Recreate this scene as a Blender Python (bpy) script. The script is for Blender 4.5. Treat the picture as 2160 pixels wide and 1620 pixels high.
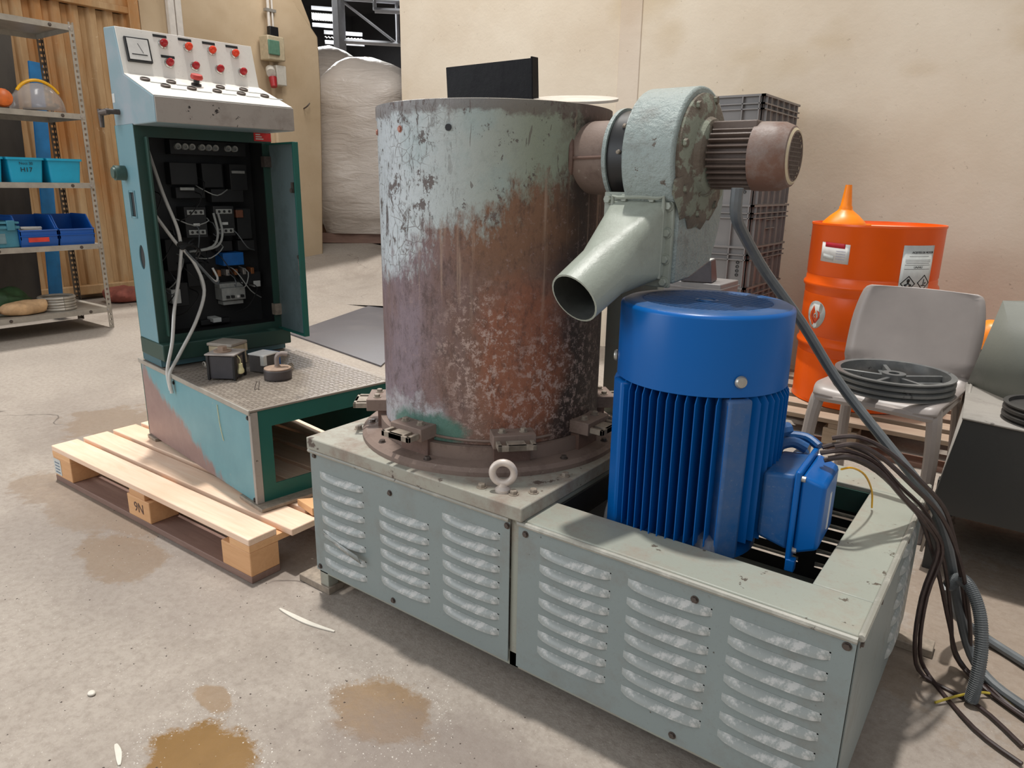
import bpy, bmesh, math, random
from mathutils import Vector, Matrix, noise as mnoise
random.seed(7)
SC = bpy.context.scene
COL = SC.collection
for o in list(bpy.data.objects): bpy.data.objects.remove(o)
R = math.radians
PI = math.pi

# ------------------------------------------------------------------ camera
cam = bpy.data.cameras.new('camera')
cam.sensor_fit = 'HORIZONTAL'; cam.sensor_width = 36.0; cam.lens = 25.172; cam.clip_start = 0.02; cam.clip_end = 200
camo = bpy.data.objects.new('camera', cam); COL.objects.link(camo)
PITCH, ROLL, YAW = 0.271795, -0.0159614, 0.632450
f = Vector((-math.sin(YAW)*math.cos(PITCH), math.cos(YAW)*math.cos(PITCH), -math.sin(PITCH)))
r = Vector((math.cos(YAW), math.sin(YAW), 0)); d = f.cross(r)
r2 = math.cos(ROLL)*r + math.sin(ROLL)*d; d2 = -math.sin(ROLL)*r + math.cos(ROLL)*d
M = Matrix((r2, -d2, -f)).transposed().to_4x4(); M.translation = (0, 0, 1.15)
camo.matrix_world = M
SC.camera = camo
SC.view_settings.view_transform = 'Standard'; SC.view_settings.look = 'None'
SC.view_settings.gamma = 1.0; SC.view_settings.use_curve_mapping = False
SC.view_settings.exposure = -0.10

# ------------------------------------------------------------------ world and lights
W = bpy.data.worlds.new('daylight'); SC.world = W; W.use_nodes = True
bg = W.node_tree.nodes['Background']; bg.inputs[0].default_value = (0.93, 0.96, 1.0, 1); bg.inputs[1].default_value = 0.46
def lamp(name, kind, loc, energy, color, target=None, **kw):
    l = bpy.data.lights.new(name, kind); l.energy = energy; l.color = color
    for k, v in kw.items(): setattr(l, k, v)
    o = bpy.data.objects.new(name, l); COL.objects.link(o); o.location = loc
    if target is not None:
        o.rotation_euler = (Vector(target)-Vector(loc)).to_track_quat('-Z', 'Y').to_euler()
    return o
lamp('sun_through_roof', 'SUN', (-3.2, 2.6, 7), 3.2, (1.0, 0.97, 0.92), target=(-3.2+0.98, 2.6-0.65, 0), angle=R(2.5))
lamp('loading_door_daylight', 'AREA', (-5.2, -3.2, 2.6), 175, (0.90, 0.95, 1.0), target=(-1.2, 1.5, 0.9), shape='RECTANGLE', size=4.0, size_y=3.2)
lamp('far_roof_skylight', 'AREA', (-13.2, 11.2, 6.0), 1500, (1, 1, 1), target=(-13.0, 11.0, 0), shape='RECTANGLE', size=2.5, size_y=2.0)
lamp('wall_fill', 'AREA', (-3.3, 3.0, 5.6), 115, (1, .96, .90), target=(-3.0, 4.6, 1.8), shape='RECTANGLE', size=2.4, size_y=.7)  # added lamp out of view, brightens the right-hand wall
lamp('bag_fill', 'AREA', (-6.3, 5.4, 4.2), 26, (1, .98, .95), target=(-7.6, 6.6, .5), shape='RECTANGLE', size=.8, size_y=.8)  # added lamp out of view, brightens the lower part of the wrapped bag
lamp('front_fill', 'AREA', (2.5, -3.0, 5.0), 60, (1.0, 0.97, 0.93), target=(-1.5, 3.5, 0.8), shape='RECTANGLE', size=4.0, size_y=3.0)  # added fill from behind the camera for the front faces

# ------------------------------------------------------------------ node materials
class N:
    def __init__(self, name):
        self.m = bpy.data.materials.new(name); self.m.use_nodes = True
        self.t = self.m.node_tree; self.n = self.t.nodes
        self.b = self.n['Principled BSDF']; self.tc = None
    def L(self, a, b): self.t.links.new(a, b)
    def co(self):
        if not self.tc: self.tc = self.n.new('ShaderNodeTexCoord').outputs['Object']
        return self.tc
    def map(self, scale=(1, 1, 1), vec=None):
        x = self.n.new('ShaderNodeMapping'); x.inputs['Scale'].default_value = scale
        self.L(vec or self.co(), x.inputs['Vector']); return x.outputs[0]
    def noise(self, scale, detail=4, rough=0.6, vec=None, dist=0.0):
        x = self.n.new('ShaderNodeTexNoise'); x.inputs['Scale'].default_value = scale
        x.inputs['Detail'].default_value = detail; x.inputs['Roughness'].default_value = rough
        x.inputs['Distortion'].default_value = dist
        self.L(vec or self.co(), x.inputs['Vector']); return x.outputs['Fac']
    def voro(self, scale, feature='F1', vec=None):
        x = self.n.new('ShaderNodeTexVoronoi'); x.feature = feature; x.inputs['Scale'].default_value = scale
        self.L(vec or self.co(), x.inputs['Vector']); return x.outputs['Distance']
    def wave(self, scale, axis='X', dist=2.0, vec=None):
        x = self.n.new('ShaderNodeTexWave'); x.bands_direction = axis; x.inputs['Scale'].default_value = scale
        x.inputs['Distortion'].default_value = dist; x.inputs['Detail'].default_value = 3
        self.L(vec or self.co(), x.inputs['Vector']); return x.outputs['Fac']
    def ramp(self, fac, a, b, ca=None, cb=None):
        x = self.n.new('ShaderNodeMapRange'); x.clamp = True
        x.inputs[1].default_value = a; x.inputs[2].default_value = b
        x.inputs[3].default_value = 0; x.inputs[4].default_value = 1
        self.L(fac, x.inputs[0]); return x.outputs[0]
    def math(self, op, a, b=None):
        x = self.n.new('ShaderNodeMath'); x.operation = op
        for i, v in enumerate((a, b)):
            if v is None: continue
            if hasattr(v, 'is_linked') or hasattr(v, 'links'): self.L(v, x.inputs[i])
            else: x.inputs[i].default_value = v
        return x.outputs[0]
    def mix(self, fac, a, b):
        x = self.n.new('ShaderNodeMix'); x.data_type = 'RGBA'
        for s, v in ((x.inputs[0], fac), (x.inputs[6], a), (x.inputs[7], b)):
            if isinstance(v, (tuple, list)): s.default_value = (*v, 1)
            elif isinstance(v, (int, float)): s.default_value = v
            else: self.L(v, s)
        return x.outputs[2]
    def col(self, v):
        if isinstance(v, (tuple, list)): self.b.inputs['Base Color'].default_value = (*v, 1)
        else: self.L(v, self.b.inputs['Base Color'])
    def rough(self, v):
        if isinstance(v, (int, float)): self.b.inputs['Roughness'].default_value = v
        else: self.L(v, self.b.inputs['Roughness'])
    def metal(self, v): self.b.inputs['Metallic'].default_value = v
    def bump(self, h, strength=0.3, dist=0.005):
        x = self.n.new('ShaderNodeBump'); x.inputs['Strength'].default_value = strength
        x.inputs['Distance'].default_value = dist; self.L(h, x.inputs['Height'])
        self.L(x.outputs[0], self.b.inputs['Normal'])
    def sep(self, vec=None):
        x = self.n.new('ShaderNodeSeparateXYZ'); self.L(vec or self.co(), x.inputs[0]); return x.outputs

def S(r, g, b):                      # sRGB 0..255 to linear
    q = lambda c: (c/255/12.92) if c/255 <= 0.04045 else ((c/255+0.055)/1.055)**2.4
    return (q(r), q(g), q(b))

def plain(name, c, rough=0.5, metal=0.0, var=0.12, scale=20, bump=0.0):
    n = N(name); dark = tuple(x*(1-var*2) for x in c); lite = tuple(min(1, x*(1+var)) for x in c)
    z = n.noise(scale, 5); n.col(n.mix(n.ramp(z, .3, .7), dark, lite)); n.rough(rough); n.metal(metal)
    if bump: n.bump(n.noise(scale*4, 4), bump, .004)
    return n.m
def worn(name, c, grime, chip, gscale=5, gth=(.5, .72), cth=(.64, .67), cscale=18, rough=.5, bump=.15, gamt=.8, stretch=(1, 1, 1), speck=.45, spec=.4, bdist=.003, bscale=2.5):
    n = N(name); v = n.map(stretch)
    base = n.mix(n.noise(2.5, 3, vec=v), tuple(x*.88 for x in c), tuple(min(1, x*1.1) for x in c))
    g = n.math('MULTIPLY', n.ramp(n.noise(gscale, 8, .7, vec=v), *gth), gamt)
    k = n.ramp(n.noise(cscale, 6, .65, vec=v), *cth)
    sp_ = n.math('MULTIPLY', n.ramp(n.noise(cscale*6, 8, .85, vec=v), .58, .66), speck)
    n.col(n.mix(sp_, n.mix(k, n.mix(g, base, grime), chip), n.mix(.5, grime, chip))); n.rough(n.math('ADD', n.math('MULTIPLY', g, .25), rough))
    n.b.inputs['Specular IOR Level'].default_value = spec
    n.bump(n.noise(cscale*bscale, 5, .7, vec=v), bump, bdist)
    return n.m

EDGE = worn('worn_edge', S(146, 144, 134), S(186, 182, 172), S(90, 84, 78), gscale=20, cth=(.64, .66), rough=.45)
TREAD = worn('dusty_tread_plate', S(134, 124, 114), S(164, 154, 142), S(96, 88, 80), gscale=6, rough=.5)
HEADT = worn('faded_console_side', S(132, 156, 164), S(158, 158, 164), S(86, 92, 92), gscale=5, gth=(.45, .7), cth=(.74, .76), rough=.42)
BORE_SHADE = plain('shade_dark_bore', S(62, 64, 60), .8, 0, .2, 20)  # shade deep inside the spout, put into the colour
MINT = worn('mint_paint', S(150, 153, 142), S(146, 130, 116), S(88, 80, 70), gscale=9, gth=(.48, .70), cth=(.655, .675), cscale=24, rough=.42, gamt=.65)
PANEL = worn('panel_paint', S(132, 142, 141), S(122, 116, 108), S(80, 76, 70), gscale=7, gth=(.52, .74), cth=(.69, .71), cscale=22, rough=.38, gamt=.6)
LOUV = worn('louvre_paint', S(152, 157, 154), S(206, 204, 200), S(150, 145, 140), gscale=40, gth=(.5, .6), cth=(.7, .72), rough=.35, gamt=.7)
PLATE = worn('dusty_plate', S(156, 154, 142), S(132, 112, 100), S(90, 78, 70), gscale=12, gth=(.46, .66), cth=(.63, .66), rough=.6, gamt=.7)
RUST = worn('rusty_steel', S(112, 88, 78), S(78, 62, 56), S(142, 128, 118), gscale=10, cscale=30, cth=(.62, .66), rough=.6, bump=.3)
RUSTY2 = worn('dusty_rust', S(128, 110, 100), S(92, 74, 66), S(150, 138, 126), gscale=12, cscale=30, rough=.65, bump=.3)
BLOW = worn('blower_paint', S(146, 157, 154), S(108, 102, 94), S(100, 92, 84), gscale=14, gth=(.5, .7), cth=(.66, .68), cscale=34, rough=.36, bump=.8, gamt=.6, bdist=.008, bscale=1.5)
SPOUT = worn('spout_paint', S(152, 158, 147), S(122, 124, 112), S(92, 92, 84), gscale=9, cth=(.73, .75), cscale=35, rough=.36, bump=.3, gamt=.5)
MUD = worn('mud_caked_steel', S(112, 102, 90), S(88, 72, 62), S(136, 140, 124), gscale=10, cscale=16, cth=(.50, .54), rough=.7, bump=.8, bdist=.006)
FANBR = worn('brown_motor', S(104, 90, 82), S(80, 66, 58), S(128, 112, 102), gscale=14, cscale=40, rough=.5, bump=.25)
FANRUST = worn('rusty_fan_cover', S(128, 112, 104), S(108, 72, 54), S(88, 78, 72), gscale=8, gth=(.45, .6), cscale=40, rough=.5, bump=.25)
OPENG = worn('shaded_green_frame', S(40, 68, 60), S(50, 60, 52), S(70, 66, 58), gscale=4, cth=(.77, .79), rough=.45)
TEAL = worn('teal_paint', S(104, 144, 154), S(120, 138, 138), S(84, 92, 92), gscale=5, gth=(.52, .8), cth=(.76, .78), rough=.42, gamt=.55)
DGREEN = worn('dark_green_paint', S(28, 92, 82), S(44, 66, 58), S(70, 66, 58), gscale=4, gth=(.5, .8), cth=(.75, .77), rough=.45, gamt=.5)
DOORG = worn('door_grey_green', S(96, 112, 114), S(62, 74, 74), S(50, 54, 54), gscale=4, cth=(.78, .8), rough=.4)
WHITEP = worn('white_console_paint', S(232, 228, 220), S(180, 170, 158), S(90, 80, 70), gscale=7, gth=(.56, .8), cth=(.72, .74), rough=.4, gamt=.4)
GREYP = worn('grey_console_edge', S(160, 152, 144), S(132, 122, 114), S(46, 40, 38), gscale=8, cth=(.63, .64), cscale=22, rough=.5)
STEEL = plain('galvanised_steel', S(168, 162, 152), .45, .35, .1, 14)
ZINC = plain('zinc_bolt', S(176, 170, 164), .35, .6, .1, 60)
BOLT = plain('dark_bolt', S(92, 82, 76), .5, .4, .15, 60, .1)
BOLTL = plain('dusty_bolt', S(150, 138, 124), .6, .2, .15, 60, .1)
BLACK = plain('black_plastic', S(26, 26, 27), .45, 0, .15, 30)
DARK = plain('cabinet_interior', S(30, 31, 32), .6, 0, .25, 8)
RUBBER = worn('rubber_sheet', S(90, 87, 90), S(120, 114, 112), S(168, 162, 158), gscale=3, gth=(.5, .8), cth=(.76, .78), rough=.5)
BLUE = worn('blue_motor_paint', S(0, 90, 164), S(0, 76, 140), S(60, 110, 160), gscale=3, gth=(.55, .8), cth=(.8, .82), cscale=25, rough=.32, bump=.02, gamt=.4, speck=.03, spec=.3)
BLUEG = worn('dusty_blue_paint', S(22, 82, 138), S(92, 104, 128), S(150, 160, 172), gscale=7, gth=(.42, .7), cth=(.74, .78), rough=.42, gamt=.6)
ORANGE = worn('orange_drum_paint', S(240, 94, 12), S(216, 78, 16), S(230, 150, 100), gscale=4, gth=(.5, .8), cth=(.79, .8), cscale=30, rough=.3, bump=.03, gamt=.4, speck=.05)
ORPL = plain('orange_plastic', S(255, 140, 10), .38, 0, .06, 10)
TOPD = worn('drum_top_dusty', S(212, 172, 138), S(224, 200, 176), S(190, 120, 70), gscale=8, rough=.5)
CHAIR = plain('taupe_plastic', S(160, 151, 146), .4, 0, .05, 6)
CRATE = plain('grey_crate_plastic', S(134, 130, 128), .45, 0, .06, 6)
MACH = worn('grey_machine_paint', S(118, 120, 112), S(100, 100, 94), S(140, 140, 132), gscale=3, cth=(.78, .8), rough=.4)
MACH_SHADE = worn('shade_dark_machine', S(56, 57, 56), S(46, 46, 46), S(70, 70, 68), gscale=3, cth=(.8, .82), rough=.38)  # shade on the sheet turned from the light, put into the colour
MACHL = worn('pale_machine_deck', S(160, 155, 148), S(132, 126, 120), S(110, 106, 100), gscale=8, rough=.55)
SHADE_SHEET = plain('shade_dark_sheet', S(46, 46, 44), .5, 0, .2, 8)  # shade inside the mixer base, painted into the sheet colour
ALU = worn('dull_aluminium', S(120, 122, 122), S(150, 150, 146), S(90, 90, 90), gscale=8, rough=.38, bump=.1)
ALU.node_tree.nodes['Principled BSDF'].inputs['Metallic'].default_value = .55
CABLEG = plain('grey_hose', S(96, 100, 102), .45, 0, .08, 30)
CABLEB = plain('brown_black_cable', S(58, 44, 42), .4, 0, .2, 40)
CABLEW = plain('pale_grey_cable', S(196, 194, 188), .45, 0, .06, 40)
LBIN = plain('sky_blue_bin', S(20, 158, 196), .4, 0, .06, 8)
DBIN = plain('royal_blue_bin', S(12, 82, 164), .4, 0, .06, 8)
TBIN = plain('teal_crate_plastic', S(66, 132, 152), .45, 0, .1, 12)
PAPER = plain('white_paper', S(216, 214, 210), .6, 0, .05, 40)
PAPERG = plain('dull_paper', S(196, 198, 194), .6, 0, .05, 40)
INK = plain('black_ink', S(22, 22, 22), .6, 0, .02, 10)
REDINK = plain('red_print', S(196, 24, 48), .55, 0, .08, 30)
REDL = plain('red_lens', S(170, 14, 22), .18, 0, .1, 40)
ORL = plain('orange_lens', S(232, 62, 18), .18, 0, .1, 40)
CHROME = plain('chrome_ring', S(196, 192, 186), .25, .8, .05, 40)
GREYC = plain('grey_component', S(150, 152, 148), .5, 0, .1, 60)
BLUEC = plain('blue_component', S(12, 92, 164), .45, 0, .1, 40)
GREENBX = plain('grey_green_lid', S(96, 134, 112), .5, 0, .08, 30)
IVORY = plain('ivory_plastic', S(196, 180, 150), .5, 0, .08, 30)
PLASTW = plain('white_plastic', S(208, 202, 190), .5, 0, .05, 30)
CREAMB = plain('cream_connector', S(214, 206, 160), .5, 0, .1, 60)
BRASSY = plain('dusty_brown_lid', S(160, 136, 118), .6, 0, .15, 40)
YEL = plain('yellow_plastic', S(240, 178, 20), .4, 0, .06, 20)
CLOTHG = plain('green_bag', S(62, 96, 62), .6, 0, .25, 12, .3)
CLOTHB = plain('beige_cloth', S(196, 160, 120), .8, 0, .2, 12, .4)
CLOTHR = plain('red_cloth', S(150, 84, 72), .8, 0, .2, 12, .4)
DKSHEET = worn('dark_panel', S(74, 68, 62), S(54, 46, 42), S(92, 88, 84), gscale=2, cth=(.8, .82), stretch=(1, 1, .3))
BLUEPL = plain('blue_plank', S(16, 116, 178), .45, 0, .15, 6)
CREAMST = plain('stud_white', S(222, 214, 204), .5, 0, .05, 20)
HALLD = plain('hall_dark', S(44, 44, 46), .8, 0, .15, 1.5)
TRUSS = plain('truss_paint', S(148, 150, 154), .5, 0, .08, 6)

def mat_wood(name, c1, c2, c3):
    n = N(name)
    oi = n.n.new('ShaderNodeObjectInfo').outputs['Random']
    v = n.n.new('ShaderNodeVectorMath'); v.operation = 'ADD'
    n.L(n.map((1.2, 14, 14)), v.inputs[0])
    cmb = n.n.new('ShaderNodeCombineXYZ'); n.L(n.math('MULTIPLY', oi, 20.0), cmb.inputs[0]); n.L(n.math('MULTIPLY', oi, 7.0), cmb.inputs[2])
    n.L(cmb.outputs[0], v.inputs[1])
    g = n.noise(3, 6, .65, vec=v.outputs[0], dist=1.2)
    k = n.ramp(n.noise(2.2, 3, .5), .5, .8)
    n.col(n.mix(n.math('MULTIPLY', n.math('GREATER_THAN', oi, .45), .35), n.mix(n.math('MULTIPLY', k, .6), n.mix(n.ramp(g, .3, .7), c1, c2), c3), c3)); n.rough(.65); n.bump(g, .25, .002)
    return n.m
WOOD = mat_wood('fresh_pallet_wood', S(232, 198, 170), S(250, 228, 206), S(216, 178, 148))
WOODO = mat_wood('orange_pallet_wood', S(210, 160, 112), S(226, 178, 130), S(188, 136, 92))
WOODD = mat_wood('dirty_pallet_wood', S(130, 100, 88), S(158, 128, 114), S(100, 78, 70))
WOODG = mat_wood('grey_pallet_wood', S(168, 148, 126), S(198, 180, 158), S(120, 98, 84))

def mat_floor():
    n = N('worn_concrete'); b = n.mix(n.noise(1.1, 6, .6), S(134, 125, 116), S(182, 171, 159))
    fine = n.noise(45, 8, .75)
    b = n.mix(n.math('MULTIPLY', n.ramp(fine, .44, .72), .6), b, S(116, 103, 92))
    b = n.mix(n.math('MULTIPLY', n.ramp(n.noise(140, 4, .7), .62, .72), .5), b, S(226, 218, 208))
    b = n.mix(n.math('MULTIPLY', n.ramp(n.noise(1.4, 6, .65, dist=.6), .52, .68), .5), b, S(124, 112, 102))
    vec = n.co(); wet = None
    sp = n.sep()
    warp = n.math('MULTIPLY', n.math('SUBTRACT', n.noise(4.5, 8, .75), .5), .62)
    for (px, py, rx, ry, amt) in ((-1.215, .60, .14, .09, 1.), (-1.03, .93, .13, .10, .75), (-1.37, .72, .06, .03, .6), (-2.20, .90, .20, .11, .5), (-2.75, 1.00, .40, .12, .35), (-3.3, 1.55, .55, .28, .4), (-2.5, 1.1, .3, .16, .4), (.15, 2.1, .4, .5, .3)):
        dx = n.math('DIVIDE', n.math('SUBTRACT', sp[0], px), rx); dy = n.math('DIVIDE', n.math('SUBTRACT', sp[1], py), ry)
        dd = n.math('SQRT', n.math('ADD', n.math('MULTIPLY', dx, dx), n.math('MULTIPLY', dy, dy)))
        mk = n.math('MULTIPLY', n.math('SUBTRACT', 1.0, n.ramp(n.math('ADD', dd, n.math('MULTIPLY', warp, 4.0)), .85, 1.05)), amt)
        wet = mk if wet is None else n.math('MAXIMUM', wet, mk)
    b = n.mix(wet, b, n.mix(n.noise(9, 4), S(112, 84, 46), S(140, 108, 66)))
    for (px, py, rx, ry, amt) in ((-.72, .84, .42, .22, .5), (-2.3, .95, .8, .3, .28), (-3.3, 1.6, .9, .5, .25), (.1, 1.9, .6, .7, .2)):
        dx = n.math('DIVIDE', n.math('SUBTRACT', sp[0], px), rx); dy = n.math('DIVIDE', n.math('SUBTRACT', sp[1], py), ry)
        dd = n.math('ADD', n.math('SQRT', n.math('ADD', n.math('MULTIPLY', dx, dx), n.math('MULTIPLY', dy, dy))), n.math('MULTIPLY', warp, 3.0))
        b = n.mix(n.math('MULTIPLY', n.math('SUBTRACT', 1.0, n.ramp(dd, .7, 1.1)), amt), b, n.mix(fine, S(104, 92, 86), S(132, 118, 110)))
    crk = n.voro(.7, 'DISTANCE_TO_EDGE', vec=n.mapw())
    ck = n.math('MULTIPLY', n.math('SUBTRACT', 1.0, n.ramp(crk, .0, .004)), n.ramp(n.noise(1.3, 2), .55, .6))
    b = n.mix(n.math('MULTIPLY', ck, .8), b, S(70, 60, 54))
    n.col(b); n.rough(n.math('SUBTRACT', .72, n.math('MULTIPLY', wet, .42)))
    n.bump(n.math('MULTIPLY', fine, n.math('SUBTRACT', 1.0, n.math('MULTIPLY', wet, .8))), .5, .006)
    return n.m
def _mapw(self):
    a = self.n.new('ShaderNodeVectorMath'); a.operation = 'ADD'
    x = self.n.new('ShaderNodeTexNoise'); x.inputs['Scale'].default_value = 5; self.L(self.co(), x.inputs['Vector'])
    s = self.n.new('ShaderNodeVectorMath'); s.operation = 'SCALE'; s.inputs['Scale'].default_value = .25
    self.L(x.outputs['Color'], s.inputs[0]); self.L(self.co(), a.inputs[0]); self.L(s.outputs[0], a.inputs[1]); return a.outputs[0]
N.mapw = _mapw
FLOOR = mat_floor()

def mat_wall(name, c1, c2, stain):
    n = N(name); b = n.mix(n.ramp(n.noise(1.3, 5, .55), .3, .7), c1, c2)
    b = n.mix(n.math('MULTIPLY', n.ramp(n.noise(1.1, 3, .5, vec=n.map((1, 1, 1.6))), .56, .66), .45), b, stain)
    b = n.mix(n.math('MULTIPLY', n.ramp(n.noise(26, 6, .7), .66, .7), .5), b, S(150, 128, 106))
    n.col(b); n.rough(.85); n.bump(n.noise(12, 8, .65), .35, .01); return n.m
PLASTER = mat_wall('cream_plaster', S(220, 203, 180), S(236, 223, 203), S(200, 176, 138))
PLASTERT = mat_wall('stained_plaster_band', S(216, 198, 178), S(232, 218, 200), S(200, 176, 148))
PLASTERB = mat_wall('tan_plaster', S(186, 162, 130), S(204, 182, 152), S(176, 150, 118))
def mat_gate():
    n = N('ochre_corrugated'); v = n.map((1, 3, .5))
    b = n.mix(n.ramp(n.noise(2.2, 6, .65, vec=v), .35, .7), S(164, 124, 80), S(204, 172, 130))
    b = n.mix(n.math('MULTIPLY', n.ramp(n.noise(1.7, 5, .65, vec=n.map((1, 1.4, .5))), .48, .62), .7), b, S(186, 122, 58))
    b = n.mix(n.math('MULTIPLY', n.ramp(n.noise(9, 5, .7), .66, .72), .6), b, S(226, 202, 170))
    n.col(b); n.rough(.6); n.bump(n.noise(20, 5), .15, .004); return n.m
GATE = mat_gate()

def mat_drum():
    n = N('flaking_drum_paint'); sp = n.sep()
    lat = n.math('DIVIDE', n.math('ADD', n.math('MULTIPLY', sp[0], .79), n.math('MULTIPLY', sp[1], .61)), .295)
    z = n.math('DIVIDE', sp[2], .80)
    inv = lambda x: n.math('SUBTRACT', 1.0, x)
    mul = lambda a_, b_: n.math('MULTIPLY', a_, b_)
    add = lambda a_, b_: n.math('ADD', a_, b_)
    v2 = n.map((1, 1, .45))
    big = n.math('SUBTRACT', n.noise(4.5, 5, .6, dist=.4), .5)
    med = n.math('SUBTRACT', n.noise(22, 6, .7), .5)
    crack = n.math('SUBTRACT', n.noise(58, 8, .75, vec=v2), .5)
    def ell(cx, cz, rx, rz, soft=.5, wob=1.4):
        x = n.math('DIVIDE', n.math('SUBTRACT', lat, cx), rx); y = n.math('DIVIDE', n.math('SUBTRACT', z, cz), rz)
        dd = add(n.math('SQRT', add(mul(x, x), mul(y, y))), mul(add(big, mul(med, .6)), wob))
        return inv(n.ramp(dd, 1-soft/2, 1+soft/2))
    thr = add(.63, mul(add(lat, .55), .17))
    edge = add(n.math('SUBTRACT', z, thr), add(mul(big, .30), add(mul(med, .14), mul(crack, .34))))
    pnt = n.ramp(edge, -.03, .05)
    rgt = n.ramp(add(lat, mul(add(big, med), .5)), .52, .72)
    pnt = mul(pnt, inv(mul(rgt, .95)))
    left = inv(n.ramp(add(lat, mul(big, .5)), -.55, -.15))
    strokes = mul(n.ramp(n.noise(34, 10, .82, vec=n.map((1.6, 1.6, .42)), dist=.7), .553, .575), left)
    cell = mul(inv(n.ramp(n.voro(34, 'DISTANCE_TO_EDGE', vec=n.mapw()), .0, .05)), n.ramp(n.noise(8, 4), .45, .55))
    cell = mul(cell, left)
    chips = n.ramp(n.noise(17, 8, .8, vec=n.map((1, 1, .85))), .572, .588)
    scr = mul(n.ramp(n.noise(9, 3, .5, vec=n.map((6, 6, .9)), dist=1.2), .69, .70), inv(left))
    gone = n.math('MAXIMUM', n.math('MAXIMUM', strokes, mul(cell, .8)), n.math('MAXIMUM', chips, mul(scr, .7)))
    paint = n.mix(n.ramp(lat, -.8, .3), S(204, 214, 220), S(142, 150, 134))  # daylight highlight on the left side painted in as paler paint
    paint = n.mix(mul(n.ramp(n.noise(6, 4), .5, .72), .6), paint, S(148, 176, 180))
    paint = n.mix(mul(n.ramp(n.noise(48, 6, .8), .5, .75), .35), paint, S(120, 126, 122))
    paint = n.mix(mul(gone, .9), paint, n.mix(n.noise(30, 4), S(66, 58, 58), S(104, 88, 84)))
    # bare, rusted steel: violet grey on the far side, brown in the middle, blower shadow and stain painted nearly black
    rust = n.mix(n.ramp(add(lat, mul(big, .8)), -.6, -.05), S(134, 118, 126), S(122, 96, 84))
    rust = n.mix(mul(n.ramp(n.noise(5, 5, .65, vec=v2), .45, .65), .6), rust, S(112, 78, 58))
    rust = n.mix(n.ramp(add(lat, mul(big, .6)), .36, .68), rust, S(56, 45, 42))  # blower shadow and stain, painted nearly black
    rust = n.mix(mul(ell(.22, .27, .36, .26, .5, 1.2), .8), rust, S(150, 92, 66))
    rust = n.mix(mul(ell(.10, .70, .50, .13, .8, 1.2), .6), rust, S(134, 94, 64))
    rust = n.mix(mul(n.ramp(n.noise(46, 9, .8, vec=v2), .5, .62), .55), rust, S(64, 48, 44))
    fleck = n.ramp(n.noise(52, 10, .85), .515, .555)
    pale = n.math('MAXIMUM', ell(-.12, .30, .34, .20, .7, 1.6), n.math('MAXIMUM', ell(.55, .20, .34, .20, .7, 1.6), mul(ell(.15, .12, .5, .10, .6, 1.6), .8)))
    rust = n.mix(mul(mul(fleck, pale), .85), rust, S(188, 164, 154))
    rust = n.mix(mul(mul(n.ramp(n.noise(60, 8, .8), .58, .62), inv(pale)), .5), rust, S(160, 138, 134))
    streak = mul(n.ramp(n.noise(40, 3, .5, vec=n.map((1, 1, .05))), .62, .68), n.ramp(z, .35, .55))
    rust = n.mix(mul(streak, .4), rust, S(186, 160, 140))
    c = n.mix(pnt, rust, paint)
    rim = n.ramp(add(z, mul(med, .10)), .99, 1.005)
    c = n.mix(mul(rim, .7), c, S(96, 80, 76))
    foot = mul(inv(n.ramp(add(z, mul(med, .25)), .12, .18)), inv(n.ramp(add(lat, mul(big, .6)), -.42, -.3)))
    c = n.mix(mul(foot, .85), c, n.mix(n.ramp(n.noise(40, 7, .8), .5, .6), S(184, 184, 188), S(132, 122, 122)))
    c = n.mix(mul(ell(-.50, .075, .30, .055, .4, 1.8), .9), c, S(70, 116, 102))
    n.col(c)
    n.rough(n.math('SUBTRACT', .54, mul(pnt, .18)))
    n.bump(add(mul(pnt, .5), add(mul(gone, -.4), n.noise(70, 8, .75))), .55, .003)
    return n.m
DRUMM = mat_drum()
def mat_film():
    n = N('dusty_wrap_film'); b = n.mix(n.noise(2, 4), S(186, 174, 164), S(210, 200, 190)); n.col(b); n.rough(.34)
    n.bump(n.math('ADD', n.noise(3.5, 5, .6, vec=n.map((1, 1, 3.5)), dist=1.0), n.math('MULTIPLY', n.noise(9, 4), .25)), .45, .05); return n.m
FILM = mat_film()
def mat_glassy(name, c, alpha, rough=.2):
    n = N(name); n.col(c); n.rough(rough); n.b.inputs['Alpha'].default_value = alpha; return n.m
VISOR = mat_glassy('smoky_visor', S(190, 180, 172), .45, .15)
POLY = mat_glassy('loose_poly_film', S(210, 214, 220), .22, .15)
def emit(name, c, s):
    n = N(name); n.col((0.8, 0.8, 0.8)); n.b.inputs['Emission Color'].default_value = (*c, 1); n.b.inputs['Emission Strength'].default_value = s; return n.m
SKYL = emit('skylight_sheet', (1, 1, .97), 2.2)

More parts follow.
